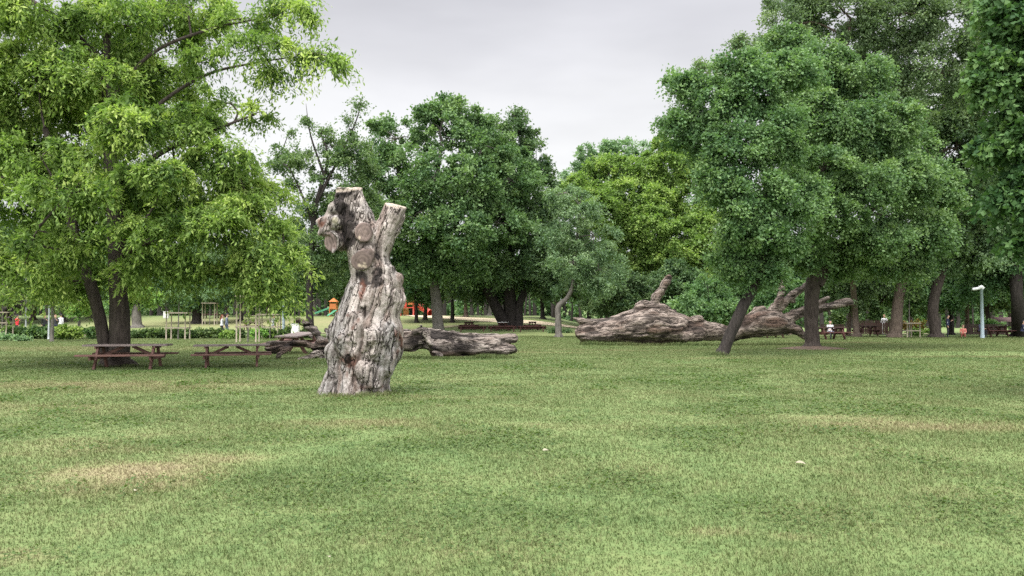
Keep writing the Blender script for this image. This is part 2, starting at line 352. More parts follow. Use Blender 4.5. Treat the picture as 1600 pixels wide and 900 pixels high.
def lawn_mat(name, blade):
    m, t, b, o = new_mat(name)
    gn = N(t, 'ShaderNodeGroup'); gn.node_tree = LG
    if blade:
        a = N(t, 'ShaderNodeAttribute', attribute_name='tint'); t.links.new(a.outputs['Fac'], gn.inputs[0])
        t.links.new(gn.outputs[0], b.inputs['Base Color']); b.inputs['Roughness'].default_value = 0.6
        tr = N(t, 'ShaderNodeBsdfTranslucent'); t.links.new(gn.outputs[0], tr.inputs[0]); ms = N(t, 'ShaderNodeMixShader'); ms.inputs[0].default_value = 0.35
        t.links.new(b.outputs[0], ms.inputs[1]); t.links.new(tr.outputs[0], ms.inputs[2]); t.links.new(ms.outputs[0], o.inputs[0])
    else:
        geo = N(t, 'ShaderNodeNewGeometry'); n = noise(t, geo.outputs['Position'], 26.0, 5, 0.75); n2 = noise(t, geo.outputs['Position'], 4.0, 4, 0.7)
        mr = math_(t, 'MULTIPLY_ADD', n, 0.9, -0.12); t.links.new(math_(t, 'MULTIPLY_ADD', n2, 0.5, math_(t, 'ADD', mr, -0.25)), gn.inputs[0])
        t.links.new(gn.outputs[0], b.inputs['Base Color']); b.inputs['Roughness'].default_value = 0.95
        bump(t, b, math_(t, 'ADD', n, n2), 0.4, 0.03)
    return m
M_TURF = lawn_mat('turf', False); M_BLADE = lawn_mat('grass_blade', True)

# ------------------------------------------------------------------ ground
rng = np.random.default_rng(7)
xs = np.sinh(np.linspace(-1, 1, 260) * 4.2) / math.sinh(4.2) * 420
ys = np.concatenate([np.linspace(-25, 2, 10), np.linspace(2.4, 60, 240), 60 + (np.linspace(0, 1, 130)[1:] ** 1.8) * 640])
X, Y = np.meshgrid(xs, ys); Z = ground_z(X, Y)
nx, ny = len(xs), len(ys); i = np.arange(ny - 1)[:, None] * nx; j = np.arange(nx - 1)[None]
F = np.stack([i + j, i + j + 1, i + nx + j + 1, i + nx + j], -1).reshape(-1, 4)
o = link('ground', mesh_np('ground', np.stack([X, Y, Z], -1).reshape(-1, 3), F, True), M_TURF); o['kind'] = 'structure'
# sandy path behind the picnic benches
def ribbon(name, pts, width, mat, dz):
    P = catmull([(p[0], p[1], 0) for p in pts], 24); T = np.gradient(P, axis=0); T /= np.linalg.norm(T, axis=1)[:, None]; S = np.stack([-T[:, 1], T[:, 0], T[:, 2] * 0], -1)
    rows = []
    for k in np.linspace(-1, 1, 9):
        q = P + S * k * width / 2 * (1 + 0.08 * fbm(P * 0.5 + k, 2, 3))[:, None]; q[:, 2] = ground_z(q[:, 0], q[:, 1]) + dz; rows.append(q)
    V = np.stack(rows, 1).reshape(-1, 3); n = 9; i = np.arange(len(P) - 1)[:, None] * n; j = np.arange(n - 1)[None]
    F = np.stack([i + j, i + j + 1, i + n + j + 1, i + n + j], -1).reshape(-1, 4)
    o = link(name, mesh_np(name, V, F, True), mat); o['kind'] = 'structure'; return o
ribbon('path', [(-38, 118), (-16, 112), (-10, 100), (-3, 92), (6, 86), (16, 84), (40, 82), (70, 84)], 4.5, MT['path'], 0.05)
ribbon('walkway', [(-75, 76), (-50, 71), (-32, 68), (-14, 72), (-4, 84)], 1.6, MT['walk'], 0.04)

# ------------------------------------------------------------------ grass blades
def grass(name, n, ylo, yhi, length, width, dens_pow, seed, mat=M_BLADE, xmul=0.70, pts=None):
    r = np.random.default_rng(seed)
    if pts is None:
        u = r.random(n); p = 2 - dens_pow
        y = (ylo ** p + u * (yhi ** p - ylo ** p)) ** (1 / p) if p != 0 else ylo * (yhi / ylo) ** u
        x = (r.random(n) * 2 - 1) * (y * xmul + 0.8)
    else: x, y = pts; n = len(x)
    if pts is None:
        k_ = r.random(n) < 0.94; k_ |= fbm(np.stack([x * 2.5, y * 2.5, x * 0], -1), 2, 22) > 0; x = x[k_]; y = y[k_]; n = len(x)
    # clumping: pull towards tuft centres
    cl = fbm(np.stack([x * 1.1, y * 1.1, x * 0], -1), 2, 21)
    z = ground_z(x, y)
    L = length * (0.45 + 0.9 * r.random(n)) * (1 + 0.4 * cl) * (1 + 0.012 * y)
    wd = width * (0.7 + 0.6 * r.random(n)) * (y / ylo) ** 0.8
    a = r.random(n) * 2 * np.pi; lean = 0.25 + 0.75 * r.random(n)
    D = np.stack([np.cos(a), np.sin(a)], -1); side = np.stack([-np.sin(a + .6), np.cos(a + .6)], -1)
    B = np.stack([x, y, z - 0.004], -1)
    V = np.zeros((n, 5, 3))
    for k, (t, ww) in enumerate(((0, 0.8), (0, 0.8), (0.55, 0.75), (0.55, 0.75), (1, 0))):
        q = B.copy(); s = (-1 if k % 2 == 0 else 1) * ww * 0.5
        q[:, :2] += D * (L * lean * t ** 1.7)[:, None] + side * (wd * s)[:, None]
        q[:, 2] += L * (t - 0.35 * lean * t * t) ; V[:, k] = q
    b = np.arange(n)[:, None] * 5
    F4 = b + np.array([[0, 1, 3, 2]]); F3 = b + np.array([[2, 3, 4]])
    tint = np.repeat(np.clip(r.normal(0.5, 0.12, n), 0, 1), 5)
    o = link(name, mesh_np(name, V.reshape(-1, 3), [F4, F3], False, {'tint': tint}), mat); o['kind'] = 'stuff'; o['label'] = 'short mown green and straw coloured lawn grass'; o['category'] = 'grass'
    return o
grass('lawn_grass', 950000, 3.6, 66.0, 0.036, 0.0055, 1.4, 3)

# ------------------------------------------------------------------ signed distance wood and bodies
def surface_nets(Fv, org, h):
    ins = Fv < 0; nx, ny, nz = Fv.shape
    c = ins[:-1, :-1, :-1].astype(np.int8)
    for dx in (0, 1):
        for dy in (0, 1):
            for dz in (0, 1):
                if dx + dy + dz: c = c + ins[dx:nx - 1 + dx, dy:ny - 1 + dy, dz:nz - 1 + dz]
    mask = (c > 0) & (c < 8); idx = -np.ones(mask.shape, dtype=np.int64); cells = np.argwhere(mask); idx[mask] = np.arange(len(cells))
    acc = np.zeros((len(cells), 3)); cnt = np.zeros(len(cells))
    cor = [(a, b, d) for a in (0, 1) for b in (0, 1) for d in (0, 1)]
    val = {q: Fv[cells[:, 0] + q[0], cells[:, 1] + q[1], cells[:, 2] + q[2]] for q in cor}
    for q in cor:
        for ax in range(3):
            if q[ax] == 0:
                p = list(q); p[ax] = 1; p = tuple(p); a, b = val[q], val[p]; m = (a < 0) != (b < 0)
                t = np.where(m, a / np.where(m, a - b, 1), 0); pt = np.array(q, float)[None] + np.zeros((len(cells), 3)); pt[:, ax] += t
                acc[m] += pt[m]; cnt[m] += 1
    V = (cells + acc / cnt[:, None]) * h + org
    Fs = []
    for ax in range(3):
        u, v = (ax + 1) % 3, (ax + 2) % 3
        sl0 = [slice(None)] * 3; sl1 = [slice(None)] * 3; sl0[ax] = slice(0, -1); sl1[ax] = slice(1, None)
        a = ins[tuple(sl0)]; b = ins[tuple(sl1)]; E = np.argwhere(a != b)
        E = E[(E[:, u] > 0) & (E[:, v] > 0) & (E[:, u] < Fv.shape[u] - 1) & (E[:, v] < Fv.shape[v] - 1)]
        flip = ~ins[E[:, 0], E[:, 1], E[:, 2]]
        def g(du, dv):
            q = E.copy(); q[:, u] += du; q[:, v] += dv; return idx[q[:, 0], q[:, 1], q[:, 2]]
        Q = np.stack([g(-1, -1), g(0, -1), g(0, 0), g(-1, 0)], -1); Q[flip] = Q[flip][:, ::-1]; Fs.append(Q)
    return V, np.concatenate(Fs)
def unit_(v): return v / (np.linalg.norm(v) + 1e-9)
class SDF:
    def __init__(s, lo, hi, h):
        s.h = h; s.lo = np.array(lo, float); n = np.ceil((np.array(hi) - s.lo) / h).astype(int) + 1; s.n = n
        s.F = np.full(tuple(n), 1.0, dtype=np.float32); s.Rf = np.full(tuple(n), 0.3, dtype=np.float32); s.Id = np.zeros(tuple(n), dtype=np.int16); s.axes = []
    def _sub(s, lo, hi):
        a = np.clip(np.floor((lo - s.lo) / s.h).astype(int), 0, s.n - 1); b = np.clip(np.ceil((hi - s.lo) / s.h).astype(int) + 1, 1, s.n)
        sl = tuple(slice(int(p), int(q)) for p, q in zip(a, b)); ax = [s.lo[k] + s.h * np.arange(a[k], b[k]) for k in range(3)]
        return sl, np.stack(np.meshgrid(*ax, indexing='ij'), -1).astype(np.float32)
    def cap(s, a, b, ra, rb, k=0.06, ys=1.0, planes=(), sub=False):
        a = np.array(a, np.float32); b = np.array(b, np.float32); m = max(ra, rb) / min(ys, 1) + max(k, 0.04) * 2 + 2 * s.h
        sl, P = s._sub(np.minimum(a, b) - m, np.maximum(a, b) + m)
        if P.size == 0: return s
        Q = P.copy(); Q[..., 1] = a[1] + (P[..., 1] - a[1]) * ys
        d = (b - a) * np.array([1, ys, 1], np.float32); L = float((d * d).sum()) + 1e-9
        t = np.clip(((Q - a) @ d) / L, 0, 1); D = np.sqrt(((Q - a - t[..., None] * d) ** 2).sum(-1)) - (ra + (rb - ra) * t)
        for (pp, pn) in planes:
            pn = np.array(pn, np.float32); pn /= np.linalg.norm(pn); D = np.maximum(D, (P - np.array(pp, np.float32)) @ pn)
        G = s.F[sl]
        if sub:
            D = -D; h = np.clip(0.5 - 0.5 * (D - G) / k, 0, 1) if False else None
            hh = np.clip(k - np.abs(G - D), 0, None) / k; s.F[sl] = np.maximum(G, D) + hh * hh * k * 0.25
        else:
            hh = np.clip(k - np.abs(G - D), 0, None) / k; s.F[sl] = np.minimum(G, D) - hh * hh * k * 0.25
            s.Rf[sl] = np.where(D < G, ra + (rb - ra) * t, s.Rf[sl]); s.Id[sl] = np.where(D < G, len(s.axes), s.Id[sl]); s.axes.append((a.astype(float), unit_((b - a).astype(float))))
        return s
    def displace(s, fn, band=0.2):
        m = np.argwhere(np.abs(s.F) < band); P = s.lo + m * s.h; s.rloc = s.Rf[m[:, 0], m[:, 1], m[:, 2]]; s.F[m[:, 0], m[:, 1], m[:, 2]] += fn(P).astype(np.float32); return s
    def lookup(s, P):
        i = np.clip(np.round((P - s.lo) / s.h).astype(int), 0, s.n - 1); return s.Id[i[:, 0], i[:, 1], i[:, 2]], s.Rf[i[:, 0], i[:, 1], i[:, 2]]
    def gcoord(s, P, ratio, default=None):
        ids, rf = s.lookup(P); A = np.array([q[0] for q in s.axes]); Dd = np.array([q[1] for q in s.axes])
        if default is not None: bad = np.abs(Dd @ np.array(default)) < 0.55; bad &= np.array([not k for k in s.keep]) if hasattr(s, 'keep') else True; Dd[bad] = np.array(default, float)
        a = A[ids]; d = Dd[ids]; q = P - a; return a + q - d * ((q * d).sum(1) * (1 - ratio))[:, None]
    def mesh(s):
        s.F[0] = s.F[-1] = 1; s.F[:, 0] = s.F[:, -1] = 1; s.F[:, :, 0] = s.F[:, :, -1] = 1
        return surface_nets(s.F, s.lo, s.h)

def ridged(P, s=0): return 1 - np.abs(vnoise(P, s)) * 2      # 1 on the crease lines

# ---- the standing dead trunk ----
MD = 16.5; S0 = 1 / (FPX / MD)
def mp_(px, py, y=0.0): return ((px - 565) * S0, y, (617 - py) * S0)
def standing_trunk():
    h = 0.021
    s = SDF((-1.2, -1.0, -0.12), (1.05, 1.0, 4.5), h)
    ch = [(546, 628, 55), (550, 608, 50), (557, 590, 47), (563, 566, 51), (569, 543, 57), (571, 520, 55), (570, 500, 49), (575, 484, 48), (580, 463, 48), (577, 447, 37)]
    for (a, b) in zip(ch[:-1], ch[1:]): s.cap(mp_(*a[:2]), mp_(*b[:2]), a[2] * S0, b[2] * S0, 0.05, 1.12)
    up = [(577, 455, 38), (575, 430, 34), (569, 410, 31), (563, 388, 31), (556, 365, 28), (549, 340, 25), (541, 318, 22), (537, 300, 21.5), (536, 270, 21)]
    topcut = (mp_(536, 291), (-0.08, -0.25, 1))
    for (a, b) in zip(up[:-1], up[1:]): s.cap(mp_(*a[:2]), mp_(*b[:2]), a[2] * S0, b[2] * S0, 0.05, 1.1, planes=(topcut,))
    # flare at the foot
    for (px, y, r) in ((505, -0.15, 14), (520, -0.45, 15), (556, -0.55, 16), (586, -0.42, 15), (594, 0.1, 14), (515, 0.4, 16), (560, 0.55, 16)):
        s.cap(mp_(px, 622, y), (mp_(px * .7 + 555 * .3, 575)[0], y * 0.72, mp_(0, 575)[2]), r * S0, 9 * S0, 0.14)
    # right shoulder, left shoulder ridge, burls on the belly
    s.cap(mp_(612, 470, -0.05), mp_(609, 452, -0.02), 20 * S0, 10 * S0, 0.12)
    s.cap(mp_(545, 452, -0.08), mp_(522, 520, -0.15), 8 * S0, 16 * S0, 0.16)
    s.cap(mp_(600, 440, -0.15), mp_(618, 436, -0.05), 16 * S0, 11 * S0, 0.08)
    s.cap(mp_(585, 425, -0.25), mp_(606, 422, -0.1), 12 * S0, 9 * S0, 0.08)
    for (px, py, y, r) in ((540, 535, -0.50, 19), (560, 515, -0.55, 15), (590, 530, -0.5, 22), (600, 560, -0.35, 19), (553, 500, -0.5, 14), (580, 585, -0.45, 20), (605, 520, -0.4, 15), (520, 550, -0.35, 14), (528, 580, -.35, 13)):
        s.cap(mp_(px, py, y), mp_(px, py + 14, y * 0.95), r * S0, r * 0.8 * S0, 0.10)
    # flat torn slab at the lower right
    s.cap(mp_(572, 578, -0.60), mp_(586, 602, -0.56), 15 * S0, 13 * S0, 0.03, planes=((mp_(580, 604), (0, 0, -1)),))
    # left lobe with knobs
    s.cap(mp_(545, 362, -0.1), mp_(508, 345, -0.12), 21 * S0, 15 * S0, 0.07)
    s.cap(mp_(508, 344, -0.12), mp_(512, 322, -0.05), 16 * S0, 8 * S0, 0.05)
    s.cap(mp_(500, 350, -0.2), mp_(492, 345, -0.15), 12 * S0, 8 * S0, 0.05)
    s.cap(mp_(516, 352, -0.3), mp_(503, 362, -0.3), 11 * S0, 9 * S0, 0.04); s.cap(mp_(527, 318, -.2), mp_(519, 326, -.25), 9 * S0, 10 * S0, 0.04)
    s.cap(mp_(521, 347, -0.42), mp_(526, 350, -0.30), 10 * S0, 10 * S0, 0.03)
    s.cap(mp_(500, 362, -0.1), mp_(507, 366, -0.1), 9 * S0, 9 * S0, 0.05)
    # stub of the low left limb, sawn facing the viewer
    n1 = (-0.45, -1, -0.05)
    s.cap(mp_(530, 375, -0.05), (mp_(506, 384)[0], -0.75, mp_(506, 384)[2]), 16 * S0, 13 * S0, 0.05, planes=((mp_(510, 381, -0.42), n1),))
    # the two big saw cuts facing the viewer
    n2 = (0.10, -1, 0.04); n3 = (0.12, -1, -0.10)
    s.cap(mp_(562, 362, 0), (mp_(568, 366)[0], -0.95, mp_(568, 370)[2]), 17 * S0, 14 * S0, 0.03, planes=((mp_(567, 366, -0.40), n2),))
    s.cap(mp_(563, 359, 0), (mp_(569, 352)[0], -0.95, mp_(569, 352)[2]), 11 * S0, 9 * S0, 0.03, planes=((mp_(567, 366, -0.40), n2),))
    s.cap(mp_(565, 402, 0), (mp_(562, 414)[0], -1.0, mp_(562, 416)[2]), 18 * S0, 15 * S0, 0.03, planes=((mp_(565, 408, -0.49), n3),))
    s.cap(mp_(568, 400, 0), (mp_(574, 402)[0], -1.0, mp_(573, 402)[2]), 14 * S0, 12 * S0, 0.03, planes=((mp_(565, 408, -0.49), n3),))
    # right-hand limb, sawn on top
    tc2 = (mp_(614, 318), (0.22, -0.2, 1))
    pts = [(585, 398, 15), (590, 376, 18), (599, 356, 18), (607, 337, 17), (618, 300, 18)]
    for (a, b) in zip(pts[:-1], pts[1:]): s.cap(mp_(a[0], a[1], -0.02), mp_(b[0], b[1], -0.02), a[2] * S0, b[2] * S0, 0.06, 0.95, planes=(tc2,))
    # hollows
    for (px, py, y, r, k) in ((546, 562, -0.86, 12, 0.05), (541, 552, -0.84, 8, 0.05), (552, 580, -0.84, 8, .05), (526, 536, -0.83, 6, 0.04), (571, 492, -0.72, 4, 0.03), (566, 438, -0.62, 15, 0.12), (578, 606, -0.82, 9, .04), (543, 357, -0.42, 8, 0.06), (560, 446, -.60, 8, .06)):
        s.cap(mp_(px, py, y), mp_(px + 1, py + 10, y), r * S0, r * 0.8 * S0, k, sub=True)
    s.cap(mp_(571, 470, -0.66), mp_(571, 505, -0.80), 3.0 * S0, 3.5 * S0, 0.03, sub=True)
    s.cap(mp_(610, 505, -0.55), mp_(622, 560, -0.36), 3 * S0, 3 * S0, 0.04, sub=True)
    s.cap(mp_(553, 512, -0.76), mp_(555, 538, -0.76), 3 * S0, 3 * S0, 0.04, sub=True)
    def cutmask(P, rf=1.0):
        m = np.zeros(len(P)); e = 0.035
        for (c, n, cx, cz, r) in ((mp_(567, 366, -0.40), n2, *mp_(567, 364)[::2], 24 * S0), (mp_(565, 408, -0.49), n3, *mp_(565, 410)[::2], 26 * S0), (mp_(510, 381, -0.42), n1, *mp_(510, 381)[::2], 17 * S0)):
            nn = np.array(n) / np.linalg.norm(n); d = np.abs((P - np.array(c)) @ nn); q = np.hypot(P[:, 0] - cx, P[:, 2] - cz) * (1 + 0.10 * fbm(P * 5.5, 2, 51))
            m = np.maximum(m, (1 - sstep(e * .7, e * 1.3, d)) * (1 - sstep(r * 0.98 * rf, r * 1.1 * rf, q)) * (P[:, 1] < -0.3))
        return m
    def topmask(P):
        m = np.zeros(len(P))
        for (c, n, r) in ((topcut[0], topcut[1], 28 * S0), (tc2[0], tc2[1], 22 * S0)):
            nn = np.array(n) / np.linalg.norm(n); d = np.abs((P - np.array(c)) @ nn); m = np.maximum(m, (1 - sstep(0.02, 0.05, d)) * (np.linalg.norm(P - np.array(c), axis=1) < r * 1.3))
        return m
    def grain(P):
        wv = fbm(P * 1.3, 2, 40)[:, None] * np.array([0.14, 0.14, 0.0]); Q = (P + wv) * np.array([1, 1, 0.16])
        return Q
    def grain2(P):
        wv = fbm(P * 1.3, 2, 40)[:, None] * np.array([0.10, 0.10, 0.0]); return s.gcoord(P + wv, 0.16, (0, 0, 1))
    def disp(P):
        q = grain2(P); smooth = np.maximum(cutmask(P, 0.62), topmask(P) * 0.6)
        upper = sstep(2.15, 2.4, P[:, 2])
        fl = fbm(q * np.array([2.6, 2.6, 3.2]), 2, 1) * 0.045                       # broad fluting
        cr = sstep(0.72, 0.99, ridged(q * np.array([5.5, 5.5, 3.5]), 11)) * 0.048      # long cracks
        cr2 = sstep(0.66, 0.99, ridged(q * np.array([12, 12, 7]), 12)) * 0.022
        kn = fbm(P * 7.0, 2, 14)                                                  # knobbly burl areas
        z = P[:, 2]; burl = np.exp(-((z - 1.05) / 0.5) ** 2) * sstep(-.75, -.35, -np.abs(P[:, 0] - .02)) + 1.1 * np.exp(-((z - 2.33) / 0.22) ** 2) * sstep(-0.1, 0.2, P[:, 0]) + 0.8 * (1 - sstep(-0.62, -0.4, P[:, 0])) * upper
        return (fl + cr * (1 - 0.4 * upper) + cr2 + kn * 0.045 * burl + fbm(P * 18, 1, 19) * 0.010) * (1 - smooth) + smooth * 0.004 * fbm(P * 9, 2, 3)
    s.displace(disp, 0.22)
    V, Fq = s.mesh()
    # colour: silvery weathered wood, brown cracks (grime, painted shade), charred streaks, rusty rot
    P = V; q = grain2(P)
    g1 = fbm(q * np.array([9, 9, 6]), 3, 30) * 0.5 + 0.5; g2 = fbm(P * 1.4, 3, 31)
    base = np.array([0.315, 0.275, 0.253]); pale = np.array([0.47, 0.42, 0.385]); cool = np.array([0.28, 0.275, 0.27]); brown = np.array([0.16, 0.10, 0.075])
    C = base[None] + (pale - base)[None] * np.clip(g1, 0, 1)[:, None] * 0.9
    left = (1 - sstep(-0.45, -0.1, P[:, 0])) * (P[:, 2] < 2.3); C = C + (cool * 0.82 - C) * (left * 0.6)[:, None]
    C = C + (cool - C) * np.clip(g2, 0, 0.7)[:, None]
    C = C + (brown - C) * (sstep(0.25, 0.8, fbm(q * np.array([5, 5, 4]), 3, 33)) * 0.6)[:, None]
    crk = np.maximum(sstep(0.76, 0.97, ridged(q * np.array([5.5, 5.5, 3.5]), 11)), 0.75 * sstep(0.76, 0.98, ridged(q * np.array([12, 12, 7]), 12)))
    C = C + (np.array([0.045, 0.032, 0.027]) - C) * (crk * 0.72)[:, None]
    def spot(px, py, rx, ry):
        a = (P[:, 0] - (px - 565) * S0) / (rx * S0); b = (P[:, 2] - (617 - py) * S0) / (ry * S0); return np.exp(-(a * a + b * b)) * (P[:, 1] < 0.05)
    nz = 0.65 + 0.7 * fbm(P * 6, 3, 35)
    char = spot(527, 306, 12, 12) + spot(536, 300, 14, 6) + spot(532, 325, 11, 15) + spot(543, 348, 13, 17) + spot(549, 370, 11, 16) + spot(540, 378, 9, 14) + spot(533, 360, 7, 10) + 1.0 * spot(575, 440, 17, 13) + 0.9 * spot(590, 432, 12, 16) + .8 * spot(556, 432, 12, 8) + 0.8 * spot(587, 402, 5, 14) + .5 * spot(606, 428, 14, 12)
    C = C + (np.array([0.028, 0.022, 0.02]) - C) * (sstep(0.30, 0.62, char * nz) * 0.95)[:, None]
    rust = spot(546, 565, 17, 26) + spot(553, 497, 14, 10) + spot(552, 515, 7, 16) + 0.9 * spot(578, 604, 24, 6) + .8 * spot(621, 530, 6, 36) + .7 * spot(565, 455, 12, 22) + 0.6 * spot(500, 350, 14, 18)
    C = C + (np.array([0.13, 0.05, 0.03]) - C) * (sstep(0.25, 0.75, rust * nz) * 0.85)[:, None]
    hole = spot(546, 560, 9, 13) + spot(571, 488, 3, 16)
    C = C + (np.array([0.02, 0.013, 0.01]) - C) * (sstep(0.45, 0.8, hole) * 0.9)[:, None]
    cm_ = cutmask(P); ang = fbm(P * 5, 3, 44)
    rg_ = np.sin(np.minimum(np.hypot(P[:, 0] - mp_(567, 364)[0], P[:, 2] - mp_(567, 364)[2]), np.hypot(P[:, 0] - mp_(565, 411)[0], P[:, 2] - mp_(565, 411)[2])) * 75 + 3 * fbm(P * 4, 2, 47))
    cc = np.array([0.125, 0.094, 0.082])[None] * (1 + 0.35 * ang + 0.22 * rg_ - 0.5 * sstep(0.35, 0.7, fbm(P * 7, 2, 48)))[:, None]
    ringpale = spot(566, 417, 9, 6) * 1.2 + spot(559, 372, 3, 4)
    cc = cc + (np.array([0.40, 0.33, 0.25]) - cc) * (sstep(0.5, 0.9, ringpale * (0.8 + 0.8 * fbm(P * 14, 2, 46))))[:, None]
    C = C + (cc - C) * cm_[:, None]
    tm = topmask(P); C = C + (np.array([0.45, 0.38, 0.31]) - C) * (tm * 0.8)[:, None]
    lichen = sstep(0.5, 0.9, spot(523, 347, 8, 9)); C = C + (np.array([0.36, 0.33, 0.22]) - C) * (lichen * 0.7)[:, None]
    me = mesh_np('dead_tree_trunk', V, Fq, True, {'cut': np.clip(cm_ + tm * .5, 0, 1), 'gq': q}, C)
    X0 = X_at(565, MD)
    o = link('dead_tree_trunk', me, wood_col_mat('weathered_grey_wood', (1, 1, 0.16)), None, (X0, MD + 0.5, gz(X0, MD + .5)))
    o.scale = (1.0, 1.0, 1.01)
    return tag(o, 'tall standing dead trunk of pale grey weathered wood with sawn limbs', 'tree trunk')
standing_trunk()

def fallen(name, label, D, x0px, base_py, segs, lo, hi, h, cols, grainax, seed, cuts=(), holes=(), caves=(), cracks=1.0, toppale=0.0):
    """segs: (px, py, r, dy) polylines in the plane at depth D; dy = metres nearer (-) or farther"""
    k = D / FPX
    def p(px, py, dy=0): return ((px - x0px) * k, dy, (base_py - py) * k)
    s = SDF(lo, hi, h)
    for sg in segs:
        kk = sg[0]; pts = sg[1:]
        for a, b in zip(pts[:-1], pts[1:]): s.cap(p(a[0], a[1], a[3]), p(b[0], b[1], b[3]), a[2] * k, b[2] * k, kk, 0.9)
    for (c0_, c1_, rr0) in caves: s.cap(p(*c0_), p(*c1_), rr0 * k, rr0 * k, 0.12, sub=True)
    for (px, py, y, r, q) in holes: s.cap(p(px, py, y), p(px + 2, py, y), r * k, r * k, q, sub=True)
    ga = np.array(grainax)
    def grain(P): return s.gcoord(P + fbm(P * 1.1, 2, seed)[:, None] * np.array([0.1, 0.1, 0.12]), ga[0])
    kd = np.clip(D / 46, 0.62, 1)
    def disp(P):
        q = grain(P); am = np.clip((s.rloc / (0.5 * kd)) ** 2.2, 0.04, 1.0) * kd
        pl = fbm(q * 3.0, 2, seed + 1)                                    # plates torn along the grain
        st_ = np.round(pl * 4) / 4
        return ((0.5 * pl + 0.5 * st_) * 0.10 + sstep(0.50, 0.95, ridged(q * 3.4, seed + 2)) * 0.17 * cracks + sstep(0.5, 0.95, ridged(q * 7.5, seed + 3)) * 0.06 * cracks + fbm(P * 3.5, 2, seed + 4) * 0.03) * am + 0.012
    s.displace(disp, 0.3)
    V, Fq = s.mesh(); P = V; q = grain(P)
    base, pale, brown, dk = [np.array(c) for c in cols]
    g1 = np.clip(fbm(q * 7, 3, seed + 5) * 0.5 + 0.5, 0, 1)
    C = base[None] + (pale - base)[None] * g1[:, None]
    C = C + (brown - C) * (sstep(-0.1, 0.6, fbm(q * 2.6, 3, seed + 6)) * 0.8)[:, None]
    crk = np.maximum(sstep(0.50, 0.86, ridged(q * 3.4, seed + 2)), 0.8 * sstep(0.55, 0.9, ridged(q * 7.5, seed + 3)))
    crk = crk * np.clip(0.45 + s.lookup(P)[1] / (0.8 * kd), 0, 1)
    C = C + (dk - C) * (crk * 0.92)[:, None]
    C = C + (pale * 1.1 - C) * (sstep(0.62, 0.9, fbm(P * 3.1, 2, seed + 8)) * 0.5)[:, None]
    X0 = X_at(x0px, D)
    me = mesh_np(name, V, Fq, True, {'gq': q}, C)
    o = link(name, me, wood_col_mat(name + '_wood', tuple(ga), 1.5), None, (X0, D, gz(X0, D)))
    return tag(o, label, 'fallen tree')
fallen('fallen_tree', 'brown fallen trunk with broken left branches lying behind the standing dead trunk', 31.0, 620, 560, [
    (0.12, (500, 540, 11, 0), (560, 538, 17, 0), (610, 535, 17, 0), (648, 533, 17, 0), (672, 532, 17, 0)),
    (0.14, (668, 530, 16, 0), (690, 541, 20, 0), (735, 541, 20, 0), (772, 541, 17, 0.05)),
    (0.10, (672, 522, 9, -.1), (710, 526, 9, -.1), (760, 531, 8, 0), (802, 529, 7.5, 0)),
    (0.08, (765, 546, 12, -.1), (790, 548, 9, -0.15), (803, 547, 7, -.15)),
    (0.06, (740, 553, 10, 0), (775, 556, 8, .1), (790, 557, 6, 0.1)),
    (0.05, (648, 521, 7, -.3), (660, 515, 8, -.35), (668, 522, 8, -.45), (676, 540, 7, -.55), (690, 555, 6, -.55)),
    (0.05, (632, 520, 6, .1), (646, 517, 5, .1), (658, 513, 4, 0)),
    # branches on the left of the standing trunk
    (0.04, (461, 494, 2.2, 0.4), (462, 501, 4.5, .4), (474, 509, 6.8, .3), (485, 513, 7, .2), (496, 524, 6.5, .1), (506, 538, 8, 0), (520, 543, 9, 0)),
    (0.03, (485, 508, 3, .2), (491, 512, 4, 0.2)),
    (0.05, (423, 548, 6, -.5), (434, 549, 8, -.5), (448, 545, 8, -.5), (462, 538, 6, -.4), (480, 537, 6.5, -.3), (494, 544, 6.5, -.1), (510, 548, 8, 0)),
    (0.03, (422, 537, 3, -.2), (432, 537, 4.5, -.3), (446, 538, 4.5, -.3), (462, 536, 5, -.2)),
    (0.03, (441, 566, 4, -.9), (447, 553, 5.5, -.8), (455, 545, 6, -.6)),
    (0.03, (461, 568, 4, -1.2), (475, 563, 4.5, -1.0), (490, 557, 6, -.7), (500, 553, 8, -.4), (512, 551, 9, 0)),
    (0.03, (478, 530, 4, .8), (492, 540, 5, .5), (505, 548, 7, .2)),
    (0.03, (508, 516, 3, .2), (509, 526, 4, .2), (512, 540, 6, 0)),
    (0.03, (500, 565, 5, -.4), (510, 556, 7, -.2))],
    (-5.2, -1.6, -0.12), (4.9, 1.2, 1.95), 0.042,
    ((0.225, 0.187, 0.167), (0.39, 0.34, 0.305), (0.135, 0.088, 0.068), (0.018, 0.013, 0.012)), (0.13, 1, 1), 60,
    holes=((656, 516, -0.62, 5, 0.03), (682, 556, -0.3, 9, .1), (660, 556, 0, 10, 0.1)),
    caves=(((700, 563, -.75), (780, 562, -.7), 6), ((705, 532, -.66), (745, 536, -.62), 2.4), ((745, 548, -.6), (800, 540, -.4), 3)))
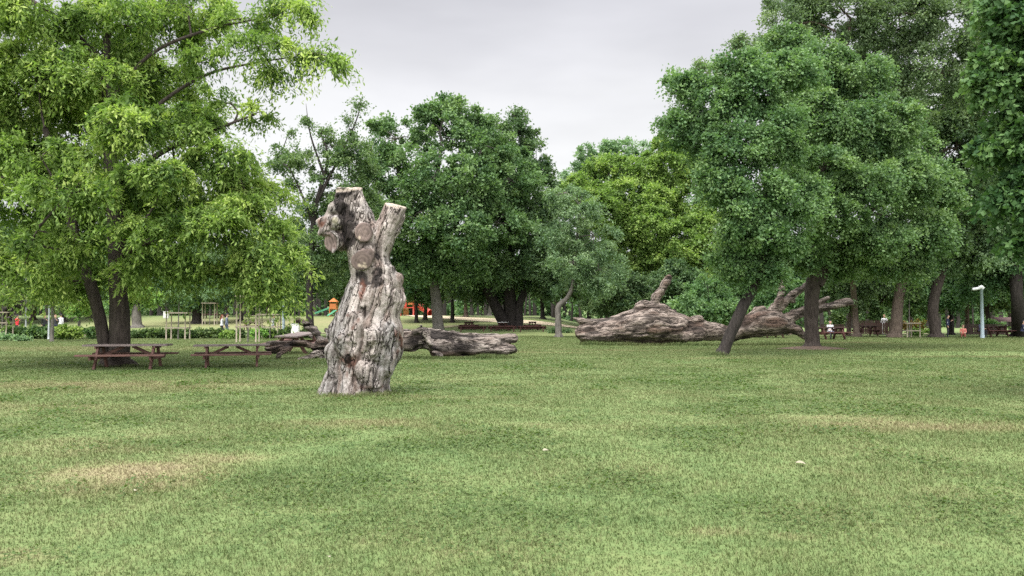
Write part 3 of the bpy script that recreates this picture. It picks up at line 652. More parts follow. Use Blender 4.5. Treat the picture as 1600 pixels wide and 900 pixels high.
L2 = fallen('fallen_giant_tree', 'huge brown fallen trunk with one upright sawn limb and raised limbs at its right', 46.5, 1100, 539, [
    (0.25, (912, 520, 14, 0), (945, 518, 17, 0), (985, 512, 23, 0), (1020, 508, 27, 0), (1055, 512, 23, 0), (1085, 515, 18, 0), (1112, 518, 14, 0), (1140, 522, 13, 0)),
    (0.10, (897, 497, 4, -.1), (908, 501, 6.5, -.1), (925, 506, 8, 0), (945, 506, 9, 0), (975, 500, 12, 0), (1000, 490, 13, 0)),
    (0.08, (903, 522, 6, -.4), (918, 524, 8, -.4), (950, 524, 9, -.5)),
    (0.10, (915, 535, 8, 0.2), (960, 533, 10, 0.2), (1020, 531, 11, 0.2), (1060, 530, 11, 0.2)),
    (0.12, (1000, 482, 11, 0), (1006, 476, 8, 0), (1016, 482, 11, 0), (1034, 486, 12, 0), (1048, 492, 11, 0)),
    (0.05, (1022, 478, 8, 0), (1026, 463, 8, 0), (1033, 455, 7, 0), (1040, 442, 6.5, 0), (1045, 434, 6.5, 0)),
    (0.08, (1084, 502, 10, -.3), (1090, 500, 8.5, -.3)),
    (0.15, (1095, 512, 13, 0), (1120, 518, 13, 0), (1140, 522, 13, 0)),
    (0.08, (1070, 524, 13, -.5), (1088, 520, 12, -.6)),
    (0.2, (1145, 522, 12, 0), (1165, 511, 17, 0), (1185, 505, 21, 0), (1208, 505, 20, 0), (1228, 510, 13, 0)),
    (0.08, (1183, 486, 8, 0), (1190, 484, 7.5, 0)),
    (0.08, (1225, 508, 11, 0), (1243, 516, 8, -.2), (1254, 525, 6, -.3)),
    (0.06, (1205, 490, 9, 0), (1218, 468, 6.5, 0), (1222, 455, 5.5, 0), (1221, 441, 4.5, 0)),
    (0.06, (1210, 492, 9, .1), (1225, 474, 7.5, .1), (1240, 460, 7, .1), (1262, 446, 5.5, .1), (1268, 442, 5, .1)),
    (0.04, (1232, 468, 6, .1), (1240, 470, 5, .1)),
    (0.08, (1222, 505, 12, 0), (1240, 492, 9, 0), (1256, 486, 8, 0), (1280, 483, 7.5, 0), (1305, 477, 7.5, 0), (1324, 472, 7.5, 0), (1330, 474, 5, 0)),
    (0.04, (1276, 477, 5, 0), (1284, 470, 4.5, 0), (1294, 465, 3.8, 0))],
    (-8.0, -1.9, -0.15), (9.0, 1.7, 4.3), 0.062,
    ((0.22, 0.175, 0.152), (0.40, 0.335, 0.295), (0.14, 0.085, 0.064), (0.018, 0.013, 0.011)), (0.13, 1, 1), 80,
    holes=((1010, 536, -1.0, 9, .3), (960, 537, -1.0, 9, .3), (1006, 482, -.55, 3, .1), (1180, 538, -.9, 12, .3), (1050, 500, -1.0, 5, .2)),
    caves=(((918, 541, -1.05), (1075, 540, -1.15), 9.5), ((1070, 541, -1.2), (1085, 541, 1.5), 8), ((1150, 540, -1.0), (1225, 536, -1.0), 11), ((930, 508, -.95), (1000, 505, -1.3), 2.2), ((1040, 508, -1.3), (1085, 512, -1.0), 2.2)))

# ------------------------------------------------------------------ trees
def unit(v): return v / (np.linalg.norm(v, axis=-1, keepdims=True) + 1e-9)
def leaves_mesh(name, blobs, sub_r, per, twigs, ll, lw, droop, seed, cover=1.2, shell=0.5, up=0.9, low=-1.0, flat=0.75, org=(0, 0, 0), return_subs=False, gap=None):
    r = np.random.default_rng(seed); C = []; O = []
    for b in blobs:
        c = np.array(b[:3]); rad = np.array(b[3:6]); dn = b[6] if len(b) > 6 else 1.0
        A = 4 * np.pi * ((rad[0] * rad[1]) ** 1.6 / 3 + (rad[0] * rad[2]) ** 1.6 / 3 + (rad[1] * rad[2]) ** 1.6 / 3) ** (1 / 1.6)
        n = max(4, int(cover * dn * A / (np.pi * sub_r ** 2)))
        d = unit(r.normal(size=(n, 3))); d = d[d[:, 2] > low]
        rad = np.maximum(rad - (0.45 if sub_r < 0.68 else 0.2) * sub_r, rad * 0.5)
        f = (shell + (1 - shell) * r.random(len(d)) ** 0.6) * (1 + 0.22 * fbm(d * 1.7 + c * 0.37, 2, seed + 3)) + (r.random(len(d)) < 0.10) * 0.16
        p = c + d * rad * f[:, None]
        keep = fbm(p / (sub_r * 3.2) + seed, 2, seed) > -0.62 if gap is None else fbm(p / (sub_r * 3.2) + seed, 2, seed) > gap
        C.append(p[keep]); O.append(d[keep] * np.array([1, 1, 0.8]))
    C = np.concatenate(C); O = unit(np.concatenate(O)); S = len(C)
    sr = sub_r * (0.45 + 1.15 * r.random(S) ** 1.3); K = max(1, per // twigs)
    td = unit(O[:, None] * 0.75 + r.normal(size=(S, twigs, 3)) * 0.62 + np.array([0, 0, 0.22])); td[..., 2] *= flat
    t = (np.arange(K)[None, None] + r.random((S, twigs, K))) / K; t = 0.12 + 0.88 * t
    pos = C[:, None, None] - O[:, None, None] * sr[:, None, None, None] * 0.3 + td[:, :, None] * (t * sr[:, None, None] * 1.25)[..., None]
    pos[..., 2] -= droop * t ** 2 * sr[:, None, None]
    pos = pos + r.normal(size=pos.shape) * ((0.11 if droop > 0.5 else 0.15) * sr[:, None, None, None])
    ld = unit(td[:, :, None] * 0.55 + r.normal(size=pos.shape) * 0.75 + np.array([0, 0, -droop * 1.0]))
    nr = unit(r.normal(size=pos.shape) * 0.75 + np.array([0, 0, up]))
    sd = unit(np.cross(ld, nr)); nr = np.cross(sd, ld)
    sz = (0.5 + 0.95 * r.random(pos.shape[:3]))[..., None]
    L = ll * sz; Wd = lw * sz
    v = np.stack([pos, pos + ld * L * 0.45 + sd * Wd * 0.5 - nr * Wd * 0.10, pos + ld * L, pos + ld * L * 0.45 - sd * Wd * 0.5 - nr * Wd * 0.10], -2).reshape(-1, 4, 3)
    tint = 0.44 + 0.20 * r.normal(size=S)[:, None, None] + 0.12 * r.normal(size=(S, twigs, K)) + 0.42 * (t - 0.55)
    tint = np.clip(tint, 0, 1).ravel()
    n = len(v); F = np.arange(n * 4).reshape(n, 4)
    me = mesh_np(name, v.reshape(-1, 3) - np.array(org), F, False, {'tint': np.repeat(tint, 4)})
    return (me, C) if return_subs else me
def trunk_mesh(name, stems, limbs, org, seed):
    Vs, Fs, b = [], [], 0
    for (pts, rad, n, fl) in stems + limbs:
        P = catmull(pts, 5 if n > 6 else 4); rr = np.interp(np.linspace(0, 1, len(P)), np.linspace(0, 1, len(rad)), rad)
        v, f = tube_np(P, rr, n, fl, seed + len(Vs) % 50, n >= 14); Vs.append(v); Fs.append(f + b); b += len(v)
    return mesh_np(name, np.concatenate(Vs) - np.array(org), np.concatenate(Fs), True)
def tree(name, label, base, stems, blobs, leaf, bark, sub_r, per, twigs, ll, lw, droop=0.3, seed=1, group=None, cover=1.2, shell=0.5, limbn=7, limb_r=0.09, up=1.15, low=-1.0, flat=0.75, gap=None, flare=1.5):
    """stems: list of (points, radii) in world space; blobs world-space ellipsoids"""
    r = np.random.default_rng(seed + 99)
    t = thing(name, label, 'tree', base, 0, group)
    cr, subs = leaves_mesh('crown', blobs, sub_r, per, twigs, ll, lw, droop, seed, cover, shell, up, low, flat, base, True, gap)
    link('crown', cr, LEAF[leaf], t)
    limbs = []; pool = []
    for pts, rad in stems:
        P_ = catmull(pts, 4); pool += list(P_[int(len(P_) * 0.45):])
    todo = [np.array(b[:6]) for b in blobs]
    while todo:
        A_ = np.array([q[:3] for q in todo]); Pn = np.array(pool); dd = np.linalg.norm(A_[:, None] - Pn[None], axis=-1) + 0.35 * np.clip(Pn[None, :, 2] - A_[:, None, 2], 0, None)
        k_, m_ = np.unravel_index(np.argmin(dd), dd.shape); b = todo.pop(k_); c = b[:3]; o_ = Pn[m_]; L_ = np.linalg.norm(c - o_)
        m = (o_ + c) / 2 + r.normal(size=3) * 0.09 * L_ + np.array([0, 0, 0.03 * L_])
        f_ = 0.75 if len(pool) > len(blobs) else 1.0
        limbs.append(([o_, m, c], [limb_r * f_, limb_r * 0.66, limb_r * 0.42], 7, 0.1)); pool += [m, c]
        near = subs[np.linalg.norm((subs - c) / np.array(b[3:6]), axis=1) < 1.05]
        if len(near):
            for q in near[r.permutation(len(near))[:limbn]]:
                mid = (c + q) / 2 + r.normal(size=3) * 0.1 * np.linalg.norm(q - c)
                limbs.append(([c * 0.8 + m * 0.2, mid, q], [limb_r * 0.4, limb_r * 0.25, limb_r * 0.1], 5, 0))
    sm = []
    for pts, rad in stems:
        rad = list(rad); P = [np.array(p, float) for p in pts]
        if flare and np.linalg.norm((P[0] - base)[:2]) < 1.5 and P[0][2] - base[2] < 0.6:
            P0 = P[0]; P1 = P[0] + (P[1] - P[0]) * min(0.25, 0.5 / max(0.5, np.linalg.norm(P[1] - P[0]))) 
            P = [P0 + np.array([0, 0, -0.15]), P0 * 0.55 + P1 * 0.45, P1] + P[1:]; rad = [rad[0] * flare * 1.15, rad[0] * (0.6 + 0.45 * flare), rad[0]] + rad[1:]
        sm.append((P, rad, 14, 0.13))
    # spread radii by control point
    sm2 = []
    for (P, rad, n, fl) in sm: sm2.append((P, rad if len(rad) == len(P) else rad, n, fl))
    link('trunk', trunk_mesh('trunk', sm2, limbs, base, seed), BARK[bark], t)
    return t
def B(px, py, d, rx, rz, ry=None, dens=1.0):
    c = W(px, py, d); return (c[0], c[1], c[2], M(rx, d), (M((rx + rz) / 2, d) if ry is None else ry), M(rz, d), dens)
def G(px, d):
    x = X_at(px, d); return np.array([x, d, gz(x, d)])

# left foreground tree, two stems from one foot
D = 26.3; b0 = G(188, D)
tree('locust_tree', 'bright green tree with two dark stems behind the leftmost picnic table', b0,
     [([b0, W(187, 500, D), W(184, 430, D), W(180, 340, D), W(172, 240, D), W(165, 120, D), W(170, 10, D)], [M(16, D), M(15, D), M(13.5, D), M(12, D), M(10, D), M(7, D), M(4, D)]),
      ([b0 + np.array([-0.42, 0.1, 0]), W(159, 510, D), W(144, 450, D), W(124, 400, D), W(104, 310, D), W(70, 200, D - 1)], [M(10, D), M(9, D), M(9, D), M(8, D), M(6, D), M(4, D)]),
      ([W(174, 245, D), W(240, 170, D), W(320, 118, D), W(400, 98, D - .5), W(480, 86, D - 1)], [.085, .065, .05, .03, .012]), ([W(168, 160, D), W(235, 85, D), W(320, 48, D), W(400, 30, D), W(485, 14, D - .7)], [.08, .06, .045, .03, .012]),
      ([W(178, 300, D), W(250, 240, D), W(330, 205, D - .5), W(400, 178, D - .7)], [.12, .09, .06, .02]), ([W(183, 400, D), W(260, 370, D - .5), W(350, 380, D - 1), W(430, 430, D - 1.3)], [.12, .09, .06, .02]), ([W(165, 100, D), W(90, 30, D), W(20, -20, D)], [.12, .08, .04])],
     [B(60, 120, 26, 130, 70), B(200, 40, 27, 120, 60), B(-90, 100, 26, 110, 90), B(40, 0, 25, 120, 60), B(300, 10, 27, 70, 45, 2.4, .7),
      B(372, 28, 26, 70, 22, 1.4, .42), B(440, 12, 26, 45, 14, 1.0, .5), B(480, 16, 25.6, 30, 10, 0.7, .55), B(400, 70, 25, 75, 18, 1.2, .4), B(472, 85, 25, 48, 16, 1.0, .55), B(515, 92, 25, 20, 7, .5, .6), B(425, 112, 25.4, 22, 8, .6, .6), B(330, 95, 26, 60, 25, 1.4, .5),
      B(290, 185, 25, 75, 45), B(200, 190, 23.6, 70, 50), B(60, 240, 24, 80, 50), B(-60, 270, 25, 80, 70), B(120, 300, 23.3, 80, 45), B(250, 270, 23.2, 75, 45), B(350, 240, 25, 75, 60),
      B(395, 178, 25.5, 50, 19, 1.1, 1.1), B(360, 160, 26, 40, 20, 1.2, .7), B(400, 300, 26, 62, 60), B(330, 350, 23.8, 70, 45), B(215, 360, 23.5, 55, 38), B(60, 355, 23.4, 75, 45), B(-40, 400, 24.5, 70, 55), B(40, 415, 24.0, 45, 35), B(400, 400, 24.8, 60, 45), B(425, 450, 25, 48, 30), B(330, 425, 25, 60, 32),
      B(270, 405, 26, 60, 35), B(100, 370, 28, 80, 45), B(230, 330, 30, 110, 60), B(80, 200, 30, 130, 90), B(260, 150, 30, 100, 80), B(185, 290, 24.8, 55, 38, None, .8), B(175, 215, 25, 50, 32, None, .6), B(165, 110, 25, 50, 35, None, .6), B(130, 395, 24.3, 50, 22), B(225, 410, 24.3, 48, 20), B(440, 400, 25.2, 40, 40), B(380, 330, 24.8, 60, 50), B(30, 150, 27, 110, 90), B(150, 110, 28, 120, 80), B(10, 300, 28, 120, 90), B(160, 300, 28, 110, 70), B(300, 300, 27.5, 90, 70), B(-30, 30, 28, 90, 80), B(100, 455, 27, 40, 18, 1.0, .5), B(60, 440, 25, 30, 25, 1, .8), B(440, 355, 25.5, 30, 25, 1, .8), B(150, 425, 28, 80, 18, 2, .7)],
     'locust', 'brown', 0.66, 330, 11, 0.15, 0.055, droop=0.70, seed=11, cover=1.6, shell=0.5, limbn=4, limb_r=0.05, gap=-0.56, up=1.3)

# sparse tree with bare twigs showing against the sky
D = 60; b0 = G(486, D)
tree('sparse_tree', 'thin open crowned tree with bare twigs behind the top of the standing dead trunk', b0,
     [([b0, W(484, 440, D), W(492, 330, D), W(512, 250, D), W(500, 205, D)], [.28, .24, .18, .10, .04]), ([W(489, 350, D), W(470, 300, D), W(452, 262, D)], [.12, .08, .04]),
      ([W(496, 315, D), W(528, 250, D), W(556, 190, D), W(566, 150, D)], [.12, .08, .05, .015]), ([W(505, 270, D), W(485, 210, D), W(478, 162, D)], [.08, .05, .012])],
     [B(505, 205, D, 18, 14, 1.2, .9), B(478, 190, D, 16, 10, 1, .45), B(560, 165, D, 12, 18, .8, .35), B(545, 200, D, 14, 20, 1, .6), B(470, 250, D, 26, 24, 2, .9), B(535, 250, D, 26, 26, 2, .9), B(505, 280, D, 30, 20, 2, .45), B(452, 290, D, 18, 14, 1.2, .7), B(540, 310, D, 28, 30, 2.5), B(480, 330, D, 22, 16, 2, .5), B(490, 385, D, 45, 34, 3), B(540, 370, D, 40, 34, 3), B(560, 250, D + 2, 34, 40, 3, .9), B(520, 230, D + 1, 24, 26, 2, .8), B(565, 320, D + 2, 34, 40, 3), B(505, 330, D + 2, 34, 34, 3, .9), B(455, 420, D + 2, 44, 34, 3), B(520, 430, D + 2, 50, 30, 3), B(450, 360, D + 3, 30, 26, 2.5), B(452, 205, D + 2, 20, 14, 1.4, .5), B(436, 250, D + 2, 24, 26, 2, .8)],
     'maple', 'dark', 0.62, 120, 8, 0.17, 0.11, droop=0.2, seed=21, shell=0.3, limbn=9, limb_r=0.06, flare=1.3)
# big round tree behind the log
D = 72; b0 = G(686, D)
tree('round_crowned_tree', 'tall round crowned green tree with grey trunk behind the smaller fallen trunk', b0,
     [([b0, W(682, 470, D), W(676, 430, D), W(672, 380, D), W(680, 300, D), W(690, 220, D)], [.52, .44, .40, .36, .26, .12]), ([W(676, 425, D), W(700, 370, D), W(735, 310, D), W(750, 250, D)], [.26, .22, .16, .08]),
      ([W(673, 400, D), W(650, 340, D), W(625, 280, D), W(615, 230, D)], [.24, .2, .14, .08])],
     [B(620, 215, D, 50, 42), B(690, 200, D, 60, 42), B(755, 225, D, 50, 45), B(610, 280, D, 50, 50), B(680, 280, D - 3, 60, 50), B(750, 290, D - 1, 60, 50), B(800, 280, D + 2, 42, 50), B(640, 345, D - 3, 60, 45), B(710, 355, D - 4, 60, 42), B(780, 350, D, 55, 45), B(600, 400, D, 45, 40), B(655, 410, D - 2, 38, 30), B(720, 415, D, 50, 32), B(690, 165, D, 30, 14, 2, .5), B(745, 185, D, 26, 14, 2, .5)],
     'maple', 'grey', 0.95, 230, 10, 0.23, 0.17, droop=0.25, seed=31, cover=1.6, limb_r=0.16, limbn=5)
# dark tree with V-shaped stems
D = 79; b0 = G(793, D)
tree('dark_forked_tree', 'dark tree with thick black V shaped stems behind the low benches', b0,
     [([b0, W(770, 470, D), W(750, 420, D), W(742, 370, D), W(745, 300, D)], [.6, .55, .42, .3, .2]), ([b0 + np.array([.5, .3, 0]), W(795, 450, D), W(797, 390, D), W(800, 300, D), W(803, 220, D)], [.7, .62, .5, .35, .12]),
      ([b0 + np.array([1.0, 0, 0]), W(812, 475, D), W(826, 440, D), W(840, 390, D), W(845, 320, D)], [.5, .38, .32, .26, .12])],
     [B(800, 215, D, 40, 34), B(800, 180, D, 18, 14, 1.2, .7), B(835, 260, D, 32, 38), B(790, 270, D, 50, 45), B(845, 310, D, 30, 50), B(800, 340, D - 2, 60, 40), B(850, 380, D - 1, 35, 45), B(780, 400, D - 3, 60, 40), B(835, 430, D, 40, 36), B(735, 430, D, 40, 36), B(760, 445, D + 2, 60, 30), B(818, 195, D, 12, 12, 1, .7)],
     'dark', 'dark', 0.95, 220, 10, 0.23, 0.17, droop=0.25, seed=41, cover=1.55, limb_r=0.16, limbn=5)
# slender grey tree with a bent stem
D = 62; b0 = G(873, D)
tree('slender_bent_tree', 'pale grey green tree on a bent slender stem left of the huge fallen trunk', b0,
     [([b0, W(872, 500, D), W(873, 479, D), W(886, 466, D), W(895, 445, D), W(898, 400, D), W(905, 340, D)], [.26, .22, .22, .17, .15, .11, .05])],
     [B(905, 320, D, 42, 38, None, .9), B(875, 360, D, 36, 36), B(930, 370, D, 40, 38), B(890, 410, D - 1, 42, 34), B(940, 420, D - 1, 40, 34), B(880, 300, D, 28, 20, None, .7), B(910, 445, D, 42, 18, 2, .7)],
     'willow', 'grey', 0.75, 200, 10, 0.22, 0.075, droop=0.35, seed=51, cover=1.25, limb_r=0.07, limbn=6, flare=1.3)
# bright yellow-green tree
D = 84; b0 = G(1000, D)
tree('yellow_green_tree', 'bright yellow green tree rising behind the upright limb of the huge fallen trunk', b0,
     [([b0, W(1000, 450, D), W(1002, 380, D), W(1000, 300, D)], [.4, .35, .28, .12]), ([W(1000, 440, D), W(1040, 380, D), W(1060, 330, D)], [.25, .2, .1])],
     [B(960, 262, D, 42, 26), B(1015, 262, D, 40, 28), B(925, 290, D, 30, 26), B(985, 305, D - 2, 50, 30), B(1045, 300, D, 36, 34), B(1085, 320, D - 1, 36, 36), B(1020, 350, D - 3, 50, 32), B(1075, 372, D - 3, 50, 32), B(970, 360, D - 1, 44, 34), B(1045, 400, D - 3, 52, 28), B(1100, 400, D - 2, 36, 30), B(1000, 410, D - 1, 50, 28), B(1030, 232, D, 22, 22, 1.6, .8), B(900, 300, D - 1, 34, 30), B(1120, 350, D - 2, 44, 38), B(1125, 410, D - 3, 40, 34), B(940, 330, D - 3, 44, 40), B(1060, 260, D, 44, 34), B(1085, 440, D - 3, 50, 24)],
     'yellow', 'dark', 0.85, 220, 8, 0.25, 0.16, droop=0.3, seed=61, cover=1.5, limb_r=0.12, limbn=5)
D = 97; b0 = G(960, D)
tree('tall_dull_tree', 'tall dull olive green tree whose top shows above the bright yellow green tree', b0,
     [([b0, W(962, 400, D), W(960, 300, D), W(965, 240, D)], [.45, .38, .28, .1])],
     [B(930, 250, D, 40, 30), B(975, 235, D, 45, 20), B(1035, 240, D, 45, 26), B(905, 280, D, 30, 30), B(1075, 250, D, 40, 34), B(980, 300, D, 70, 40), B(1060, 320, D, 60, 50), B(900, 340, D, 50, 50), B(960, 400, D, 80, 50), B(1070, 420, D, 80, 50)],
     'olive', 'dark', 1.1, 170, 10, 0.26, 0.18, droop=0.2, seed=71, cover=1.15, limb_r=0.14)
# leaning tree, right of centre
D = 33; b0 = G(1127, D)
tree('leaning_tree', 'dark green tree with black trunk leaning right, in front of the huge fallen trunk', b0,
     [([b0, W(1143, 520, D), W(1160, 480, D), W(1180, 440, D), W(1195, 380, D), W(1200, 300, D), W(1185, 220, D)], [M(9, D), M(8.5, D), M(8.5, D), M(8.5, D), M(7.5, D), M(6, D), M(4, D)]),
      ([W(1180, 440, D), W(1165, 380, D), W(1130, 320, D), W(1110, 250, D)], [.2, .16, .12, .06])],
     [B(1115, 160, D, 60, 45), B(1062, 125, D, 34, 20, 1, .9), B(1175, 140, D, 65, 54), B(1100, 215, D, 55, 42), B(1055, 190, D, 30, 22, .9, .9), B(1150, 230, D - 1, 60, 45), B(1215, 200, D - 1, 55, 50), B(1130, 285, D - 1, 48, 45), B(1175, 300, D - 1.5, 60, 45), B(1165, 355, D - 1, 58, 42), B(1215, 370, D, 50, 42), B(1150, 405, D, 42, 32), B(1180, 425, D, 55, 24), B(1240, 300, D, 50, 55), B(1155, 95, D, 36, 20, 1.2, .7), B(1225, 110, D, 55, 40)],
     'maple', 'dark', 0.54, 330, 11, 0.112, 0.085, droop=0.35, seed=81, gap=-0.68, cover=1.8, limb_r=0.07, limbn=5, flare=1.35)
# straight dark trunk with worn soil at its foot
D = 40; b0 = G(1268, D)
tree('straight_tree', 'large green tree with straight dark trunk standing on a mound of bare soil', b0,
     [([b0, W(1268, 500, D), W(1270, 450, D), W(1278, 400, D), W(1290, 320, D), W(1290, 220, D), W(1285, 120, D)], [M(11, D), M(10, D), M(11, D), M(9.5, D), M(8, D), M(6, D), M(3, D)]),
      ([W(1275, 445, D), W(1300, 400, D), W(1345, 350, D), W(1385, 290, D)], [.34, .28, .2, .1])],
     [B(1300, 160, D + 2, 70, 60), B(1310, 260, D + 2, 80, 60), B(1390, 240, D + 2, 70, 60), B(1240, 230, D + 2, 60, 60), B(1270, 95, D, 60, 48), B(1340, 120, D, 60, 48), B(1255, 170, D - 2, 60, 45), B(1325, 200, D - 2, 60, 48), B(1390, 190, D - 1, 55, 48), B(1280, 260, D - 3, 60, 42), B(1350, 290, D - 3, 60, 45), B(1415, 280, D - 2, 55, 48), B(1300, 340, D - 3, 60, 40), B(1375, 370, D - 2, 60, 40), B(1440, 360, D, 50, 42), B(1260, 390, D - 1, 48, 34), B(1320, 405, D, 60, 32), B(1400, 410, D + 1, 60, 28), B(1460, 300, D + 1, 45, 50), B(1230, 60, D, 40, 34, None, .8)],
     'maple', 'brown', 0.62, 330, 11, 0.130, 0.10, droop=0.35, seed=91, gap=-0.68, cover=1.75, limb_r=0.09, limbn=5, flare=1.55)
# tall olive trees behind on the right
D = 52; b0 = G(1338, D + 12)
tree('tall_olive_tree', 'tallest olive green tree at the top right, behind the straight tree', b0,
     [([b0, W(1335, 480, D + 12), W(1330, 400, D + 8), W(1320, 300, D), W(1310, 150, D), W(1330, 30, D)], [M(6.5, D), M(5.5, D), M(5.5, D), M(5, D), M(4, D), M(2, D)])],
     [B(1240, 40, D, 60, 50, None, .8), B(1190, 90, D, 40, 34, None, .8), B(1320, 20, D, 70, 50, None, .8), B(1410, 20, D, 70, 55, None, .8), B(1500, 20, D, 70, 60, None, .8), B(1360, 90, D + 2, 80, 60), B(1460, 110, D, 70, 60), B(1530, 120, D, 60, 70), B(1290, -40, D, 80, 50), B(1420, -50, D, 90, 50), B(1110, 110, D, 36, 22, 1.4, .7), B(1150, 70, D, 20, 18, 1.2, .6), B(1070, 150, D, 24, 14, 1, .6)],
     'olive', 'warm', 0.80, 300, 11, 0.155, 0.11, droop=0.25, seed=101, cover=1.5, limb_r=0.09, gap=-0.6)
D = 62; b0 = G(1397, D)
tree('curved_trunk_tree', 'mid green tree with curved brown trunk between the stake frame and the pale twin trunk', b0,
     [([b0, W(1403, 480, D), W(1412, 430, D), W(1430, 380, D), W(1450, 280, D)], [M(9, D), M(7.5, D), M(7, D), M(6, D), M(3, D)])],
     [B(1440, 220, D, 70, 55), B(1500, 230, D, 60, 55), B(1420, 300, D - 2, 60, 48), B(1490, 310, D - 2, 60, 48), B(1450, 370, D - 2, 60, 38), B(1390, 380, D, 50, 38), B(1520, 370, D, 55, 42), B(1350, 400, D + 1, 50, 36), B(1480, 160, D, 60, 50)],
     'dark', 'warm', 0.8, 210, 9, 0.21, 0.15, droop=0.3, seed=111, cover=1.5, limb_r=0.13)
b0 = G(1462, D)
tree('forked_trunk_tree', 'olive green tree with dark brown trunk leaning right, beside the ochre shrubs', b0,
     [([b0, W(1458, 480, D), W(1466, 440, D), W(1478, 410, D), W(1500, 340, D)], [M(8.5, D), M(7.5, D), M(7.5, D), M(6, D), M(4, D)])],
     [B(1530, 260, D + 2, 60, 50), B(1560, 340, D + 1, 60, 50), B(1500, 400, D, 60, 30), B(1570, 410, D + 2, 60, 36), B(1470, 415, D + 1, 40, 24), B(1600, 280, D, 60, 60), B(1540, 170, D, 60, 50)],
     'olive', 'brown', 0.8, 210, 9, 0.21, 0.15, droop=0.3, seed=121, cover=1.5, limb_r=0.13)
b0 = G(1592, D + 2)
tree('edge_tree', 'deep green tree with dark trunk at the right edge beside the lamp post', b0,
     [([b0, W(1590, 470, D), W(1585, 400, D), W(1580, 300, D)], [M(10, D), M(9, D), M(8, D), M(5, D)])],
     [B(1600, 380, D, 60, 50), B(1650, 420, D, 60, 50), B(1640, 320, D, 70, 60), B(1600, 440, D + 1, 50, 26), B(1540, 440, D + 3, 50, 28), B(1690, 300, D, 80, 90)],
     'dark', 'dark', 0.8, 180, 9, 0.19, 0.14, droop=0.3, seed=131, cover=1.25, limb_r=0.13)
# nearest tree, its trunk outside the frame to the right
D = 15; b0 = G(1900, D)
tree('broad_leaved_tree', 'near tree with big bright leaves hanging in at the top right corner', b0,
     [([b0, W(1890, 450, D), W(1870, 250, D), W(1840, 100, D), W(1800, -60, D)], [M(24, D), M(21, D), M(18, D), M(13, D), M(6, D)])],
     [B(1600, 20, D, 60, 60), B(1650, 100, D, 90, 70), B(1570, 120, D, 55, 50, None, .8), B(1620, 200, D, 85, 55), B(1560, 225, D, 45, 30, None, .8), B(1620, 290, D, 80, 50), B(1640, 360, D, 75, 40), B(1540, 90, D, 30, 35, None, .5), B(1720, 200, D, 90, 130), B(1700, 30, D, 100, 90), B(1580, 305, D, 35, 30, .5, .8), B(1860, 150, D, 130, 150), B(1560, -20, D, 50, 40), B(1800, -90, D, 180, 90)],
     'bigleaf', 'dark', 0.34, 170, 9, 0.105, 0.085, droop=0.7, seed=141, cover=1.7, shell=0.45, limb_r=0.04, limbn=4, up=0.6)

# ---- young trees and the row behind the hedge on the left
D = 52; b0 = G(82, D)
tree('young_tree', 'young light green tree on a pale straight stem in front of the hedge', b0, [([b0, W(82, 500, D), W(82, 450, D)], [.12, .10, .06])],
     [B(100, 462, D, 30, 22, 1.3, .9), B(70, 452, D, 26, 20, 1.2, .8), B(125, 470, D, 20, 14, 1, .7)], 'locust', 'grey', 0.45, 120, 8, 0.16, 0.07, 0.5, 151, cover=1.3, limb_r=.03, flare=1.1)
D = 60; b0 = G(124, D)
tree('young_tree', 'thin young tree just left of the double trunked tree, close behind the hedge', b0, [([b0, W(124, 500, D), W(126, 470, D)], [.11, .09, .05])],
     [B(135, 475, D, 22, 18, 1.2), B(118, 482, D, 16, 12, 1)], 'yellow', 'grey', 0.45, 120, 8, 0.17, 0.09, 0.4, 152, cover=1.3, limb_r=.03, flare=1.1)
D = 80; b0 = G(215, D)
tree('low_round_tree', 'low round yellow green tree on a short thick trunk beyond the hedge', b0, [([b0, W(213, 490, D), W(214, 476, D)], [.5, .42, .3])],
     [B(215, 458, D, 30, 20), B(195, 468, D, 20, 14), B(238, 466, D, 18, 14)], 'yellow', 'grey', 0.6, 150, 8, 0.22, 0.12, 0.3, 153, cover=1.3, limb_r=.06)
D = 86; b0 = G(308, D)
tree('dark_low_tree', 'dark low spreading tree beyond the hedge left of the walking couple', b0, [([b0, W(307, 490, D), W(308, 475, D)], [.55, .45, .35])],
     [B(305, 458, D, 48, 24), B(270, 450, D, 34, 22), B(345, 452, D, 34, 22)], 'dark', 'dark', 0.8, 170, 8, 0.24, 0.17, 0.3, 154, cover=1.3, limb_r=.08)

# ---- prototypes of the wood behind, each then copied
def proto(name, label, leaf, bark, seed, H, Rr, seg):
    r = np.random.default_rng(seed)
    o = np.zeros(3); blobs = []
    n = seg
    for q in range(n):
        a = q * 2.4 + r.random(); hh = 0.38 + 0.5 * (q / n) ; rr = Rr * (0.62 * math.sin(math.pi * (0.25 + 0.65 * q / n)))
        s_ = Rr * (0.5 - 0.14 * q / n)
        blobs.append((math.cos(a) * rr, math.sin(a) * rr, H * hh, s_, s_, s_ * 0.72, 1.0))
    blobs.append((0, 0, H * 0.9, Rr * 0.36, Rr * 0.36, H * 0.09, 1.0))
    lean = r.normal(size=2) * 0.6
    st = [([o, (lean[0] * .3, lean[1] * .3, H * 0.18), (lean[0], lean[1], H * 0.38), (lean[0] * .7, lean[1] * .7, H * 0.7)], [0.34, 0.28, 0.22, 0.08])]
    for q in range(2):
        a = r.random() * 6.28; st.append(([(lean[0] * .8, lean[1] * .8, H * 0.3), (math.cos(a) * Rr * .35, math.sin(a) * Rr * .35, H * 0.48), (math.cos(a) * Rr * .55, math.sin(a) * Rr * .55, H * 0.62)], [.18, .13, .06]))
    return tree(name, label, (0, 0, 0), st, blobs, leaf, bark, 0.95, 150, 9, 0.29, 0.20, 0.3, seed, 'trees of the wood behind the picnic lawn', cover=1.4, limb_r=0.09, limbn=3)
